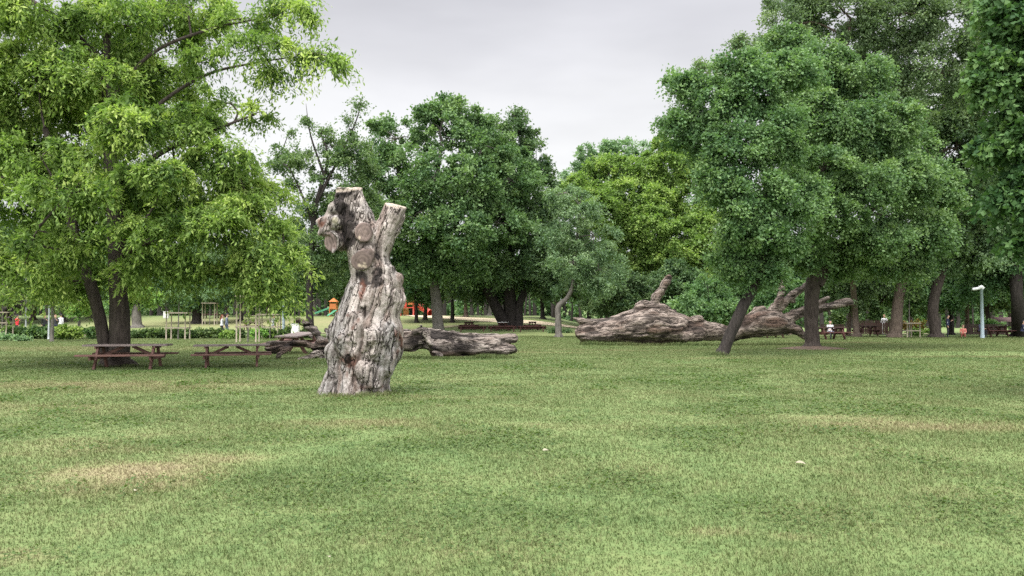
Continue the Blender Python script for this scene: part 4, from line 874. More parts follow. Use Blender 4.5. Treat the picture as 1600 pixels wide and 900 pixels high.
PR = {'a': proto('park_tree', '', 'dark', 'dark', 201, 13, 5.2, 12), 'b': proto('park_tree', '', 'maple', 'brown', 202, 11.5, 4.6, 10),
      'c': proto('park_tree', '', 'willow', 'grey', 203, 12.5, 4.4, 10), 'd': proto('park_tree', '', 'olive', 'warm', 204, 14, 5.0, 12)}
used = set()
ROW = [  # kind, px, depth, scale, what it stands by
    ('a', 12, 84, .80, 'dark tree behind the person in the red top'),
    ('d', 52, 92, .85, 'tree with shaded trunk right of the person in the red top'),
    ('a', 100, 88, .75, 'dark tree above the group in dark clothes beyond the hedge'),
    ('b', 140, 96, .85, 'green tree seen left of the leaning left stem of the double trunked tree'),
    ('a', 178, 104, .95, 'dark tree seen between the two stems of the double trunked tree'),
    ('c', 250, 112, .85, 'grey green tree behind the pale utility box on the slope'),
    ('b', 352, 100, .8, 'green tree on the slope right behind the walking couple'),
    ('a', 377, 90, .72, 'dark trunked tree on the slope behind the tallest stake frame'),
    ('d', 420, 108, .85, 'olive tree on the slope behind the person in the white top'),
    ('b', 455, 114, .8, 'green tree between the lamp posts and the bare broken branch'),
    ('c', 493, 104, .8, 'grey green tree behind the green slide'),
    ('a', 540, 110, .75, 'dark tree hidden mostly behind the standing dead trunk'),
    ('b', 600, 118, .8, 'green tree standing behind the red play tower'),
    ('a', 651, 88, .62, 'thin dark trunked tree just right of the red play tower'),
    ('b', 664, 92, .66, 'tree with dark slim trunk left of the grey trunk of the round crowned tree'),
    ('a', 707, 88, .72, 'dark trunked tree just right of the grey trunk of the round crowned tree'),
    ('d', 728, 100, .8, 'tree behind the left end of the low benches'),
    ('c', 765, 118, .85, 'pale tree across the sandy path behind the forked dark tree'),
    ('a', 848, 96, .75, 'dark tree behind the rightmost low bench'),
    ('b', 866, 120, .85, 'green tree across the sandy path left of the slender bent tree'),
    ('a', 920, 90, .72, 'dark tree behind the left end of the huge fallen trunk'),
    ('b', 950, 82, .62, 'green tree behind the left half of the huge fallen trunk'),
    ('a', 968, 72, .52, 'dark trunk tree rising behind the slope of the huge fallen trunk'),
    ('a', 1060, 76, .60, 'dark tree between the upright sawn limb and the leaning tree'),
    ('b', 1105, 70, .52, 'low green tree behind the dip of the huge fallen trunk'),
    ('a', 1165, 76, .65, 'dark tree right behind the leaning trunk'),
    ('b', 1215, 72, .56, 'green tree behind the raised forked limbs of the huge fallen trunk'),
    ('a', 1240, 84, .75, 'dark tree just left of the straight dark trunk'),
    ('c', 1300, 90, .78, 'grey green tree behind the bent raised limb'),
    ('d', 1325, 66, .60, 'brown trunked tree left of the pale trunk by the dark fence'),
    ('a', 1370, 78, .72, 'dark tree behind the dark fence and its onlooker'),
    ('b', 1425, 86, .72, 'green tree behind the stake frame on the right'),
    ('a', 1485, 74, .70, 'dark tree behind the standing person in dark clothes'),
    ('d', 1510, 88, .80, 'olive tree behind the seated people on the right'),
    ('a', 1545, 82, .74, 'dark tree right behind the white headed lamp post'),
    ('b', 1580, 94, .80, 'green tree at the far right behind the faded pink awning'),
    ('a', 1640, 76, .8, 'dark tree beyond the right edge tree'),
    ('a', -30, 90, .85, 'dark tree at the far left edge of the wood'),
    ('b', 30, 118, .9, 'green tree deep in the wood at the far left'),
    ('a', 215, 122, .9, 'dark tree deep in the wood behind the low round tree'),
    ('a', 300, 124, .95, 'dark tree deep in the wood behind the dark low spreading tree'),
]
rr_ = random.Random(5)
for kd, px, d, s_, lab in ROW:
    g = G(px, d); rz = rr_.random() * 6.28; sc_ = (s_ * rr_.uniform(.92, 1.1), s_ * rr_.uniform(.92, 1.1), s_ * rr_.uniform(.92, 1.08))
    if kd not in used:
        used.add(kd); t = PR[kd]; t.location = tuple(g); t.rotation_euler = (0, 0, rz); t.scale = sc_; t['label'] = lab
    else: dup(PR[kd], g, rz, lab, None, sc_)

# ---- the far wood, one mass
def far_wood():
    r = np.random.default_rng(77); bl = []
    for k in range(150):
        x = -175 + 350 * (k + r.random()) / 150; y = 135 + 45 * r.random() + 0.0008 * x * x; g = gz(x, y); Ht = 9 + 5 * r.random()
        if -52 < x < -36: Ht *= 0.8
        rd = 3.4 + 1.6 * r.random()
        bl.append((x, y, g + Ht * 0.72, rd, rd, Ht * 0.26, 1.0)); bl.append((x + r.normal() * 2, y - 1.5, g + Ht * 0.42, rd, rd, Ht * 0.28, 1.0))
    me = leaves_mesh('far_woodland', bl, 1.7, 70, 7, 0.62, 0.42, 0.2, 78, 1.0, 0.4)
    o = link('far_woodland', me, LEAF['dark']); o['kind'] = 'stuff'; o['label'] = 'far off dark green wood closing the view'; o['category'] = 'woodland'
    # its undergrowth and stems
    Vs, Fs, b = [], [], 0
    for k in range(420):
        x = -160 + 320 * r.random(); y = 126 + 40 * r.random(); g = gz(x, y); h = 5 + 5 * r.random()
        v, f = tube_np(np.array([[x, y, g - .2], [x + r.normal() * .3, y, g + h * .5], [x + r.normal() * .6, y, g + h]]), np.array([.3, .22, .12]) * (0.5 + r.random()), 6); Vs.append(v); Fs.append(f + b); b += len(v)
    o = link('woodland_stems', mesh_np('woodland_stems', np.concatenate(Vs), np.concatenate(Fs), True), BARK['dark']); o['kind'] = 'stuff'; o['label'] = 'mass of thin dark stems inside the far off wood'; o['category'] = 'woodland'
    bl = []
    for k in range(130):
        x = -170 + 340 * (k + r.random()) / 130; y = 140 + 14 * r.random(); bl.append((x, y, gz(x, y) + 1.0, 2.4, 2.0, 1.5 + r.random(), 1.0))
    o = link('undergrowth', leaves_mesh('undergrowth', bl, 1.0, 50, 6, 0.5, 0.34, 0.2, 79, 0.9, 0.4), LEAF['maple']); o['kind'] = 'stuff'; o['label'] = 'shaded green undergrowth below the far off wood'; o['category'] = 'undergrowth'
far_wood()

# ------------------------------------------------------------------ hedge and shrubs
def bush(name, label, cat, blobs, leaf, sub_r, per, ll, lw, seed, group=None, cover=1.4, droop=.2):
    c = np.array(blobs)[:, :2].mean(0); base = np.array([c[0], c[1], gz(c[0], c[1])])
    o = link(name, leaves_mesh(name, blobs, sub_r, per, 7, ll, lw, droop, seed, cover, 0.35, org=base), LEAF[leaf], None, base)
    return tag(o, label, cat, group)
def hedge_blobs(x0, x1, d, h, n, r):
    out = []
    for k in range(n):
        px = x0 + (x1 - x0) * (k + .5) / n; g = G(px, d + r.normal() * .25); out.append((g[0], g[1], g[2] + h * .5, M((x1 - x0) / n, d) * .62, .55, h * (.5 + .12 * r.normal()), 1.0))
    return out
r_ = np.random.default_rng(31)
bush('hedge', 'low leafy green hedge running left of the double trunked tree', 'hedge', hedge_blobs(12, 152, 58, .95, 22, r_), 'bigleaf', .32, 60, .17, .12, 301)
bush('hedge', 'low green hedge running from the double trunked tree to the broken branches', 'hedge', hedge_blobs(204, 492, 59, .72, 44, r_), 'bigleaf', .30, 60, .17, .12, 302)
bush('leafy_shrub', 'brighter rounded shrub standing out of the hedge near the pale stem', 'shrub', [B(100, 517, 56.5, 14, 10), B(116, 519, 56.5, 9, 8)], 'locust', .3, 60, .17, .11, 303)
bush('leafy_shrub', 'yellow green shrub in front of the hedge right below the walking couple', 'shrub', [B(355, 523, 56.5, 9, 6), B(366, 524, 56.5, 6, 5)], 'yellow', .25, 60, .15, .1, 304)
bush('leafy_shrub', 'yellow green shrub left of the white topped post box beside the hedge', 'shrub', [B(400, 521, 56.5, 9, 7), B(410, 520, 56.5, 7, 6)], 'yellow', .25, 60, .15, .1, 305)
bush('leafy_shrub', 'taller green shrub in the hedge behind the pale box', 'shrub', [B(448, 514, 57, 9, 10), B(456, 508, 57.5, 6, 9), B(442, 520, 57, 8, 7)], 'bigleaf', .3, 60, .15, .1, 306)
bush('flower_bed', 'brownish low planting at the far left before the hedge', 'flower bed', [B(8, 526, 53, 12, 6), B(28, 528, 53, 12, 5), B(42, 529, 53, 8, 4)], 'olive', .22, 50, .12, .07, 307)
bush('purple_shrub', 'dull purple tall shrub at the left edge under the bright tree', 'shrub', [B(8, 445, 66, 28, 34), B(24, 475, 66, 16, 20), B(0, 490, 66, 24, 22)], 'plum', .6, 90, .2, .12, 308)
bush('ochre_shrub', 'wide ochre coloured shrub between the two right hand trunks', 'shrub', [B(1420, 509, 70, 16, 7), B(1438, 508, 70, 12, 7)], 'ochre', .4, 80, .18, .12, 309)
bush('leafy_shrub', 'pale green low shrub below the ochre one', 'shrub', [B(1432, 519, 67, 14, 6), B(1450, 519, 67, 10, 6)], 'yellow', .4, 80, .17, .11, 310)
bush('leafy_shrub', 'dark green low shrub right of the third low bench', 'shrub', [B(862, 519, 72, 10, 7), B(880, 520, 73, 12, 6)], 'dark', .4, 80, .17, .11, 311)
bush('leafy_shrub', 'bright green shrub left of the pale trunk beside the dark fence', 'shrub', [B(1308, 498, 76, 11, 14), B(1303, 510, 76, 9, 9)], 'bigleaf', .45, 80, .2, .14, 312)
bush('leafy_shrub', 'bright green shrub showing above the dark fence', 'shrub', [B(1366, 492, 76, 12, 13), B(1358, 500, 76, 9, 9)], 'bigleaf', .45, 80, .2, .14, 313)
bush('leafy_shrub', 'tall light green shrub behind the stake frame on the right', 'shrub', [B(1428, 465, 72, 16, 18), B(1420, 487, 72, 14, 12)], 'bigleaf', .5, 90, .2, .14, 314)
bush('leafy_shrub', 'dark green thicket filling the space behind the upright sawn limb', 'shrub', [B(1075, 480, 60, 32, 24), B(1110, 485, 60, 28, 22), B(1055, 500, 60, 30, 22), B(1145, 490, 60, 24, 26)], 'maple', .6, 120, .2, .14, 315)
bush('leafy_shrub', 'small shrub behind the tip of the pale bent limb', 'shrub', [B(1548, 506, 74, 12, 9), B(1560, 512, 74, 10, 8)], 'maple', .4, 80, .2, .14, 316)

# ------------------------------------------------------------------ soil mound under the straight tree
g0 = G(1268, 39.6); mbv = []; mbf = []
nr, na_ = 14, 56
for i_ in range(nr + 1):
    for j_ in range(na_):
        a = 2 * math.pi * j_ / na_; wob = 1 + .16 * math.sin(3 * a + 1) + .09 * math.sin(7 * a); q = i_ / nr; x = math.cos(a) * 1.75 * q * wob; y = math.sin(a) * 1.9 * q * wob
        mbv.append((g0[0] + x, g0[1] + y, gz(g0[0] + x, g0[1] + y) + .16 * (1 - q * q) ** 1.3 - .01 + .02 * math.sin(9 * x + 4 * y) * (1 - q)))
for i_ in range(nr):
    for j_ in range(na_):
        k_ = (j_ + 1) % na_; mbf.append((i_ * na_ + j_, i_ * na_ + k_, (i_ + 1) * na_ + k_, (i_ + 1) * na_ + j_))
me = bpy.data.meshes.new('soil_mound'); me.from_pydata(mbv, [], mbf); me.update(); me.polygons.foreach_set('use_smooth', [True] * len(me.polygons))
me.flip_normals() if hasattr(me, 'flip_normals') and me.polygons[5].normal.z < 0 else None
o = link('soil_mound', me, MT['soil']); o['kind'] = 'structure'

# taller rough grass along the logs and at the foot of the standing trunk
def fringe(name, label, pts, n, length, width, seed):
    r = np.random.default_rng(seed); P = np.array(pts); k = r.integers(0, len(P) - 1, n); t = r.random(n)
    x = P[k, 0] + (P[k + 1, 0] - P[k, 0]) * t + r.normal(size=n) * .14; y = P[k, 1] + (P[k + 1, 1] - P[k, 1]) * t + r.normal(size=n) * .12
    o = grass(name, n, float(y.min()), 0, length, width, 1.5, seed, pts=(x, y)); o['label'] = label
fringe('grass_fringe', 'taller unmown grass tufts along the foot of the smaller fallen trunk', [(X_at(630, 30.3), 30.6), (X_at(690, 30.2), 30.2), (X_at(740, 30.2), 30.2), (X_at(800, 30.3), 30.4)], 3600, .13, .016, 401)
fringe('grass_fringe', 'taller unmown grass tufts along the foot of the huge fallen trunk', [(X_at(905, 45), 45.6), (X_at(970, 45), 45.2), (X_at(1080, 45), 45.2), (X_at(1220, 45), 45.6)], 3600, .14, .02, 402)
fringe('grass_fringe', 'taller unmown grass tufts round the foot of the standing dead trunk', [(X_at(498, 16.6), 16.9), (X_at(520, 16.2), 16.25), (X_at(560, 16.1), 16.15), (X_at(598, 16.3), 16.35), (X_at(606, 16.8), 17.0)], 1500, .085, .009, 403)

fringe('grass_fringe', 'taller grass tufts round the foot of the leaning tree', [(X_at(1108, 33), 33.1), (X_at(1120, 32.6), 32.65), (X_at(1140, 32.7), 32.8)], 500, .13, .016, 404)
fringe('grass_fringe', 'taller grass tufts round the foot of the double trunked tree', [(X_at(160, 26.2), 26.2), (X_at(185, 25.7), 25.75), (X_at(212, 26.1), 26.1)], 700, .10, .013, 405)
def clover():
    r = np.random.default_rng(88); n = 260000; p = 2 - 1.3; u = r.random(n); y = (3.6 ** p + u * (30.0 ** p - 3.6 ** p)) ** (1 / p); x = (r.random(n) * 2 - 1) * (y * .7 + .8)
    m = fbm(np.stack([x * .9, y * .9, x * 0], -1), 4, 71) > 0.12 + 0.9 * r.random(n); x, y = x[m], y[m]; n = len(x)
    c = np.stack([x, y, ground_z(x, y) + .012 + .022 * r.random(n)], -1); a = r.random(n) * 6.28; sz = (.007 + .006 * r.random(n)) * (y / 3.6) ** .7
    u_ = np.stack([np.cos(a), np.sin(a), r.normal(size=n) * .3], -1); v_ = np.stack([-np.sin(a), np.cos(a), r.normal(size=n) * .3], -1)
    V = np.stack([c - u_ * sz[:, None], c - v_ * (sz * .8)[:, None], c + u_ * sz[:, None], c + v_ * (sz * .8)[:, None]], 1).reshape(-1, 3)
    o = link('clover', mesh_np('clover', V, np.arange(4 * n).reshape(n, 4), False, {'tint': np.repeat(np.clip(r.normal(.5, .25, n), 0, 1), 4)}), leaf_mat('clover_leaf', (0.050, 0.100, 0.030), (0.095, 0.158, 0.048), (0.145, 0.205, 0.07), .35))
    o['kind'] = 'stuff'; o['label'] = 'low clover leaves mixed into the lawn in patches'; o['category'] = 'clover'
clover()
# ------------------------------------------------------------------ picnic tables
def picnic(label, loc, rz, L=2.45, mats=('tabletop', 'tablewood'), detail=True, group='picnic tables on the lawn', name='picnic_table'):
    t = thing(name, label, 'picnic table', loc, rz, group); top, wd = MT[mats[0]], MT[mats[1]]; bv = .006 if detail else 0
    m = MB()
    for k in range(5): m.box((0.01 * ((k * 37) % 3 - 1), -.30 + .15 * k, .735), (L, .138, .055))
    m.build('tabletop', top, t, bevel=bv)
    for s in (-1, 1):
        m = MB()
        for k in range(2): m.box((0.008 * k, s * (.70 + .135 * k), .445), (L * 1.04, .125, .055))
        m.build('bench', wd, t, bevel=bv)
    for sx_ in (-1, 1):
        x = sx_ * L * .33
        for s in (-1, 1):
            MB().bar((x, s * .60, -.01), (x, s * .20, .715), .115, .07, (1, 0, 0)).build('leg', wd, t, bevel=bv)
        MB().box((x + .052 * sx_, 0, .385), (.06, 1.66, .16)).build('cross_beam', wd, t, bevel=bv)
        MB().box((x + .052 * sx_, 0, .675), (.045, .72, .075)).build('top_batten', wd, t, bevel=bv)
        MB().bar((x - .06 * sx_, 0, .40), (sx_ * .12, 0, .70), .095, .06, (0, 1, 0)).build('brace', wd, t, bevel=bv)
    return t
GRP = 'picnic tables on the lawn'
g = G(202, 25.15); pt = picnic('weathered picnic table standing in front of the double trunked tree', g, R(9))
g = G(364, 26.3); dup(pt, g, R(17), 'weathered picnic table standing clear between the bright tree and the broken branches', GRP, (.95, .95, .95))
g = G(466, 36); e3 = dup(pt, g, R(80), 'weathered picnic table seen end on behind the broken branches', GRP, (1.0, 1.35, 1.12)); e3.rotation_euler = (0, R(-3.5), R(80))
dk = picnic('dark picnic table leftmost of the three beyond the smaller fallen trunk', G(733, 77), R(86), 1.9, ('darkwood', 'redwood'), False)
for px, d, rz, lab, sc_ in ((786, 76, 84, 'dark picnic table with a pale top, middle one of three beyond the smaller fallen trunk', 1),
                      (832, 77, 88, 'dark picnic table rightmost of the three beyond the smaller fallen trunk', 1),
                      (1296, 56, 12, 'dark red picnic table half hidden behind the straight dark trunk', 1.15),
                      (1352, 68, 3, 'dark picnic table just right of the pale trunk by the fence', 1.1),
                      (1552, 64, 6, 'dark picnic table right of the white headed lamp post', 1.15),
                      (1205, 60, 10, 'dark picnic table under the raised forked limbs', 1.0),
                      (395, 76, 5, 'dark picnic table on the slope beside the tallest stake frame', 1.0),
                      (330, 96, 5, 'dark picnic table far up the slope under the dark low tree', 1.1),
                      (1100, 66, 8, 'dark picnic table behind the thicket and the huge fallen trunk', .9)):
    if px == 1100: continue
    dup(dk, G(px, d), R(rz), lab, GRP, sc_)
# pale cloth on the middle one
g = G(786, 76); o = MB().box((0, 0, 0), (.92, 1.95, .03)).build('tablecloth', MT['whitepaint'], None, bevel=.005); o.location = (g[0], g[1], g[2] + .775); o.rotation_euler = (0, 0, R(-6)); tag(o, 'pale cloth spread over the middle dark picnic table', 'tablecloth')
def bench(label, loc, rz, L):
    t = thing('low_bench', label, 'bench', loc, rz, 'low dark red benches beside the far tables')
    MB().box((0, 0, .50), (L, .30, .06)).build('seat', MT['redwood'], t, bevel=.01); MB().box((0, .15, .36), (L, .04, .22)).build('apron', MT['redwood'], t)
    for s in (-1, 1): MB().box((s * L * .4, 0, .235), (.10, .26, .47)).build('leg', MT['redwood'], t)
    return t
b1 = bench('low dark red bench in front of the leftmost far table', G(738, 74), R(2), 2.6)
dup(b1, G(785, 73.8), R(1), 'low dark red bench in front of the far table with the pale cloth'); dup(b1, G(831, 74), R(-1), 'low dark red bench in front of the rightmost far table')
# dark fence on the right
def fence(label, x0, x1, d, H=1.25):
    a, b = G(x0, d), G(x1, d); t = thing('timber_fence', label, 'fence', a); L = b[0] - a[0]
    m = MB(); n = max(3, int(L / .17))
    for k in range(n): m.box(((k + .5) * L / n, .03 * ((k % 3) == 0), H * .47), (L / n * .86, .025, H * .8))
    m.build('boards', MT['darkwood'], t)
    for z in (.25, .95): MB().box((L / 2, .05, H * z), (L, .05, .09)).build('rail', MT['darkwood'], t)
    for k in range(int(L / 2) + 2): MB().box((min(L, k * 2.0), .09, H * .5 - .05), (.10, .10, H + .08)).build('post', MT['darkwood'], t)
fence('dark timber fence between the pale trunk and the curved brown trunk', 1338, 1394, 72, 1.3)
fence('dark timber fence left of the twin trunks, behind the dark red table', 1284, 1318, 72, .95)
fence('dark low timber fence behind the seated people on the right', 1508, 1572, 70, .95)

# ------------------------------------------------------------------ stake frames round young trees
def stakes(label, loc, w_, h_, rz, rails=(1.0,), sapling=None):
    t = thing('tree_guard', label, 'tree guard', loc, rz, 'wooden stake frames round saplings')
    for a in (-1, 1):
        for b in (-1, 1): MB().tube([(a * w_ / 2, b * w_ / 2, -.05), (a * w_ / 2, b * w_ / 2, h_)], [.045, .042], 8).build('post', MT['palewood'], t, True)
    for z in rails:
        for s in (-1, 1):
            MB().box((0, s * w_ / 2, h_ * z - .04), (w_ * 1.2, .05, .08)).build('rail', MT['palewood'], t); MB().box((s * w_ / 2, 0, h_ * z - .045), (.05, w_ * 1.1, .07)).build('rail', MT['palewood'], t)
    return t
def sapling(label, loc, h, leaf, seed, cr=.9, r0=.045):
    loc = np.array(loc); tp = loc + np.array([.05, 0, h])
    return tree('sapling', label, loc, [([loc, loc + np.array([.02, 0, h * .55]), tp], [r0, r0 * .8, r0 * .4])], [(tp[0], tp[1], tp[2], cr, cr, cr * .8, .9)], leaf, 'grey', .38, 90, 7, .15, .08, .3, seed, 'saplings held by stake frames', limb_r=.02, flare=1.1)
for (px, d, w_, h_, rails, lab, sl, hs, lf) in (
    (4, 57, 1.0, 1.95, (1.0, .62), 'stake frame at the left edge before the hedge', 'sapling inside the stake frame at the left edge', 3.0, 'locust'),
    (279, 56.5, 1.25, 1.9, (1.0, .45), 'stake frame right of the low round tree', 'sapling in the stake frame right of the low round tree', 3.1, 'maple'),
    (388, 50, 1.15, 2.9, (1.0, .35), 'tallest stake frame behind the clear standing picnic table', 'sapling in the tallest stake frame', 4.0, 'maple'),
    (422, 57.5, 1.3, 1.8, (1.0, .5), 'stake frame beside the person in the white top', 'sapling in the stake frame beside the person in the white top', 3.2, 'locust'),
    (328, 84, 1.2, 2.3, (1.0,), 'stake frame standing far up the slope left of the couple', 'sapling in the stake frame far up the slope', 3.3, 'willow'),
    (1420, 62, 1.05, 1.15, (1.0, .5), 'pale low stake frame between the two brown trunks on the right', 'tall thin sapling in the pale low stake frame', 3.6, 'bigleaf')):
    g = G(px, d); stakes(lab, g, w_, h_, R(8), rails); sapling(sl, g, hs, lf, 500 + px)

# ------------------------------------------------------------------ lamp posts, boxes
def lamp(label, loc, H, r, mat, arm, grp=None, rz=0):
    t = thing('lamp_post', label, 'lamp post', loc, rz, grp)
    MB().tube([(0, 0, -.05), (0, 0, .25), (0, 0, .28), (0, 0, H)], [r * 1.15, r * 1.15, r, r * .8], 14).build('pole', mat, t, True)
    if arm:
        MB().tube([(.05, 0, H - .02), (.12, 0, H + .10), (0, 0, H + .17), (-.15, 0, H + .13), (-.2, 0, H + .1)], [.06, .13, .15, .14, .09], 12).build('bracket', MT['whitepaint'], t, True)
        MB().tube([(-.12, 0, H + .08), (-.35, 0, H + .05), (-.62, 0, H + .01), (-.70, 0, H)], [.09, .12, .11, .07], 12).build('lamp_head', MT['whitepaint'], t, True)
    else:
        MB().tube([(0, 0, H), (0, 0, H + .08), (0, 0, H + .28), (0, 0, H + .34)], [.09, .17, .20, .04], 12).build('lamp_head', MT['whitepaint'], t, True)
    return t
lp = G(1534, 60); lamp('pale blue grey lamp post with a white head pointing left', lp, M(65, 60) + .55, .13, MT['polepaint'], True)
lamp('thin grey lamp post beyond the hedge near the person in the red top', G(41, 66), 4.6, .055, MT['greypole'], False, 'thin grey lamp posts by the hedge')
lamp('thin grey lamp post just left of the pale young stem', G(77, 57), 4.6, .06, MT['greypole'], False, 'thin grey lamp posts by the hedge')
lamp('thin blue grey lamp post left of the bare broken branch', G(443.5, 62), 4.3, .11, MT['polepaint'], False, 'thin grey lamp posts by the hedge')
def cabinet(label, loc, w_, h_, rz=0):
    t = thing('utility_box', label, 'utility box', loc, rz); MB().box((0, 0, h_ / 2), (w_, w_ * .6, h_)).build('housing', MT['concrete'], t, bevel=.02)
    MB().box((0, 0, h_ + .02), (w_ * 1.08, w_ * .68, .04)).build('lid', MT['whitepaint'], t, bevel=.01); MB().box((0, -w_ * .3 - .008, h_ * .5), (w_ * .8, .015, h_ * .75)).build('door', MT['whitepaint'], t, bevel=.004)
    hd_ = MB().tube([(w_ * .3, -w_ * .3 - .03, h_ * .45), (w_ * .3, -w_ * .3 - .03, h_ * .58)], [.012, .012], 8).build('handle', MT['greypole'], None); hd_.parent = [c for c in t.children if c.name.startswith('door')][0]; return t
cabinet('white box standing behind the end on picnic table', G(462, 55), .52, 1.05)
cabinet('pale utility box far up the slope right of the low round tree', G(260, 96), .6, .8)

# ------------------------------------------------------------------ playground
def playground():
    g = G(636, 104); t = thing('play_tower', 'red play tower with tube slide beyond the standing dead trunk', 'play tower', g)
    for x in (-.9, .9):
        for y in (-.7, .7): MB().tube([(x, y, 0), (x, y, 2.9)], [.07, .07], 8).build('post', MT['red'], t, True)
    MB().box((0, 0, 1.05), (1.9, 1.5, .10)).build('platform', MT['red'], t)
    MB().box((-.4, -.74, 1.45), (.9, .05, .6)).build('panel', MT['red'], t); MB().box((.5, -.74, 1.6), (.6, .05, .35)).build('panel', MT['orange'], t)
    m = MB(); m.add([(-1.15, -.95, 1.95), (1.15, -.95, 1.95), (1.15, .95, 1.95), (-1.15, .95, 1.95), (0, 0, 2.75)], [(0, 1, 4), (1, 2, 4), (2, 3, 4), (3, 0, 4), (3, 2, 1, 0)]).build('roof', MT['red'], t)
    MB().tube([(.9, -.2, 1.3), (1.6, -.3, 1.25), (2.3, -.5, .9), (2.7, -.7, .55), (3.1, -1.0, .38)], [.42, .44, .44, .42, .42], 14, False).build('tube_slide', MT['red'], t, True)
    MB().tube([(-.9, -.4, 1.1), (-1.5, -.7, .7), (-2.2, -1.0, .35)], [.40, .42, .42], 14, False).build('tube_slide', MT['orange'], t, True)
    m = MB()
    for k in range(6): m.bar((-.35, -.95 - .05 * k, .16 * k + .1), (.35, -.95 - .05 * k, .16 * k + .1), .05, .05)
    m.build('ladder', MT['orange'], t)
    g = G(514, 102); t = thing('climbing_slide', 'orange climbing tower with a green slide left of the standing dead trunk', 'slide', g)
    for x in (.2, 1.0):
        for y in (-.4, .4): MB().tube([(x, y, 0), (x, y, 1.9)], [.06, .06], 8).build('post', MT['orange'], t, True)
    MB().box((.6, 0, .95), (.95, .9, .08)).build('platform', MT['orange'], t); MB().box((.6, -.43, 1.3), (.75, .05, .6)).build('panel', MT['orange'], t)
    m = MB(); m.add([(.05, -.55, 1.85), (1.15, -.55, 1.85), (1.15, .55, 1.85), (.05, .55, 1.85), (.6, 0, 2.35)], [(0, 1, 4), (1, 2, 4), (2, 3, 4), (3, 0, 4), (3, 2, 1, 0)]).build('roof', MT['orange'], t)
    m = MB(); m.bar((.15, -.1, 1.0), (-2.1, -.5, .12), .55, .05); m.bar((.15, -.38, 1.08), (-2.1, -.78, .2), .05, .2); m.bar((.15, .18, 1.08), (-2.1, -.22, .2), .05, .2); m.build('slide_chute', MT['green'], t)
    m = MB(); m.bar((1.0, -.5, .8), (.2, -1.5, .08), .5, .05); m.build('ramp', MT['green'], t)
playground()

# faded awning, far right
g = G(1565, 84); t = thing('sun_awning', 'faded pink awning on thin posts right of the lamp post', 'awning', g)
m = MB(); m.add([(-1.8, -1, 1.35), (2.0, -1, 1.30), (1.7, 1, 1.75), (-1.2, 1, 1.80), (-1.8, -1, 1.31), (2.0, -1, 1.26), (1.7, 1, 1.71), (-1.2, 1, 1.76)], [(0, 1, 2, 3), (7, 6, 5, 4), (0, 4, 5, 1), (1, 5, 6, 2), (2, 6, 7, 3), (3, 7, 4, 0)]).build('canopy', MT['pinkroof'], t)
for x, y, h_ in ((-1.7, -.95, 1.3), (1.9, -.95, 1.26), (1.6, .95, 1.7), (-1.1, .95, 1.74)): MB().tube([(x, y, -.05), (x, y, h_)], [.03, .03], 8).build('post', MT['greypole'], t, True)

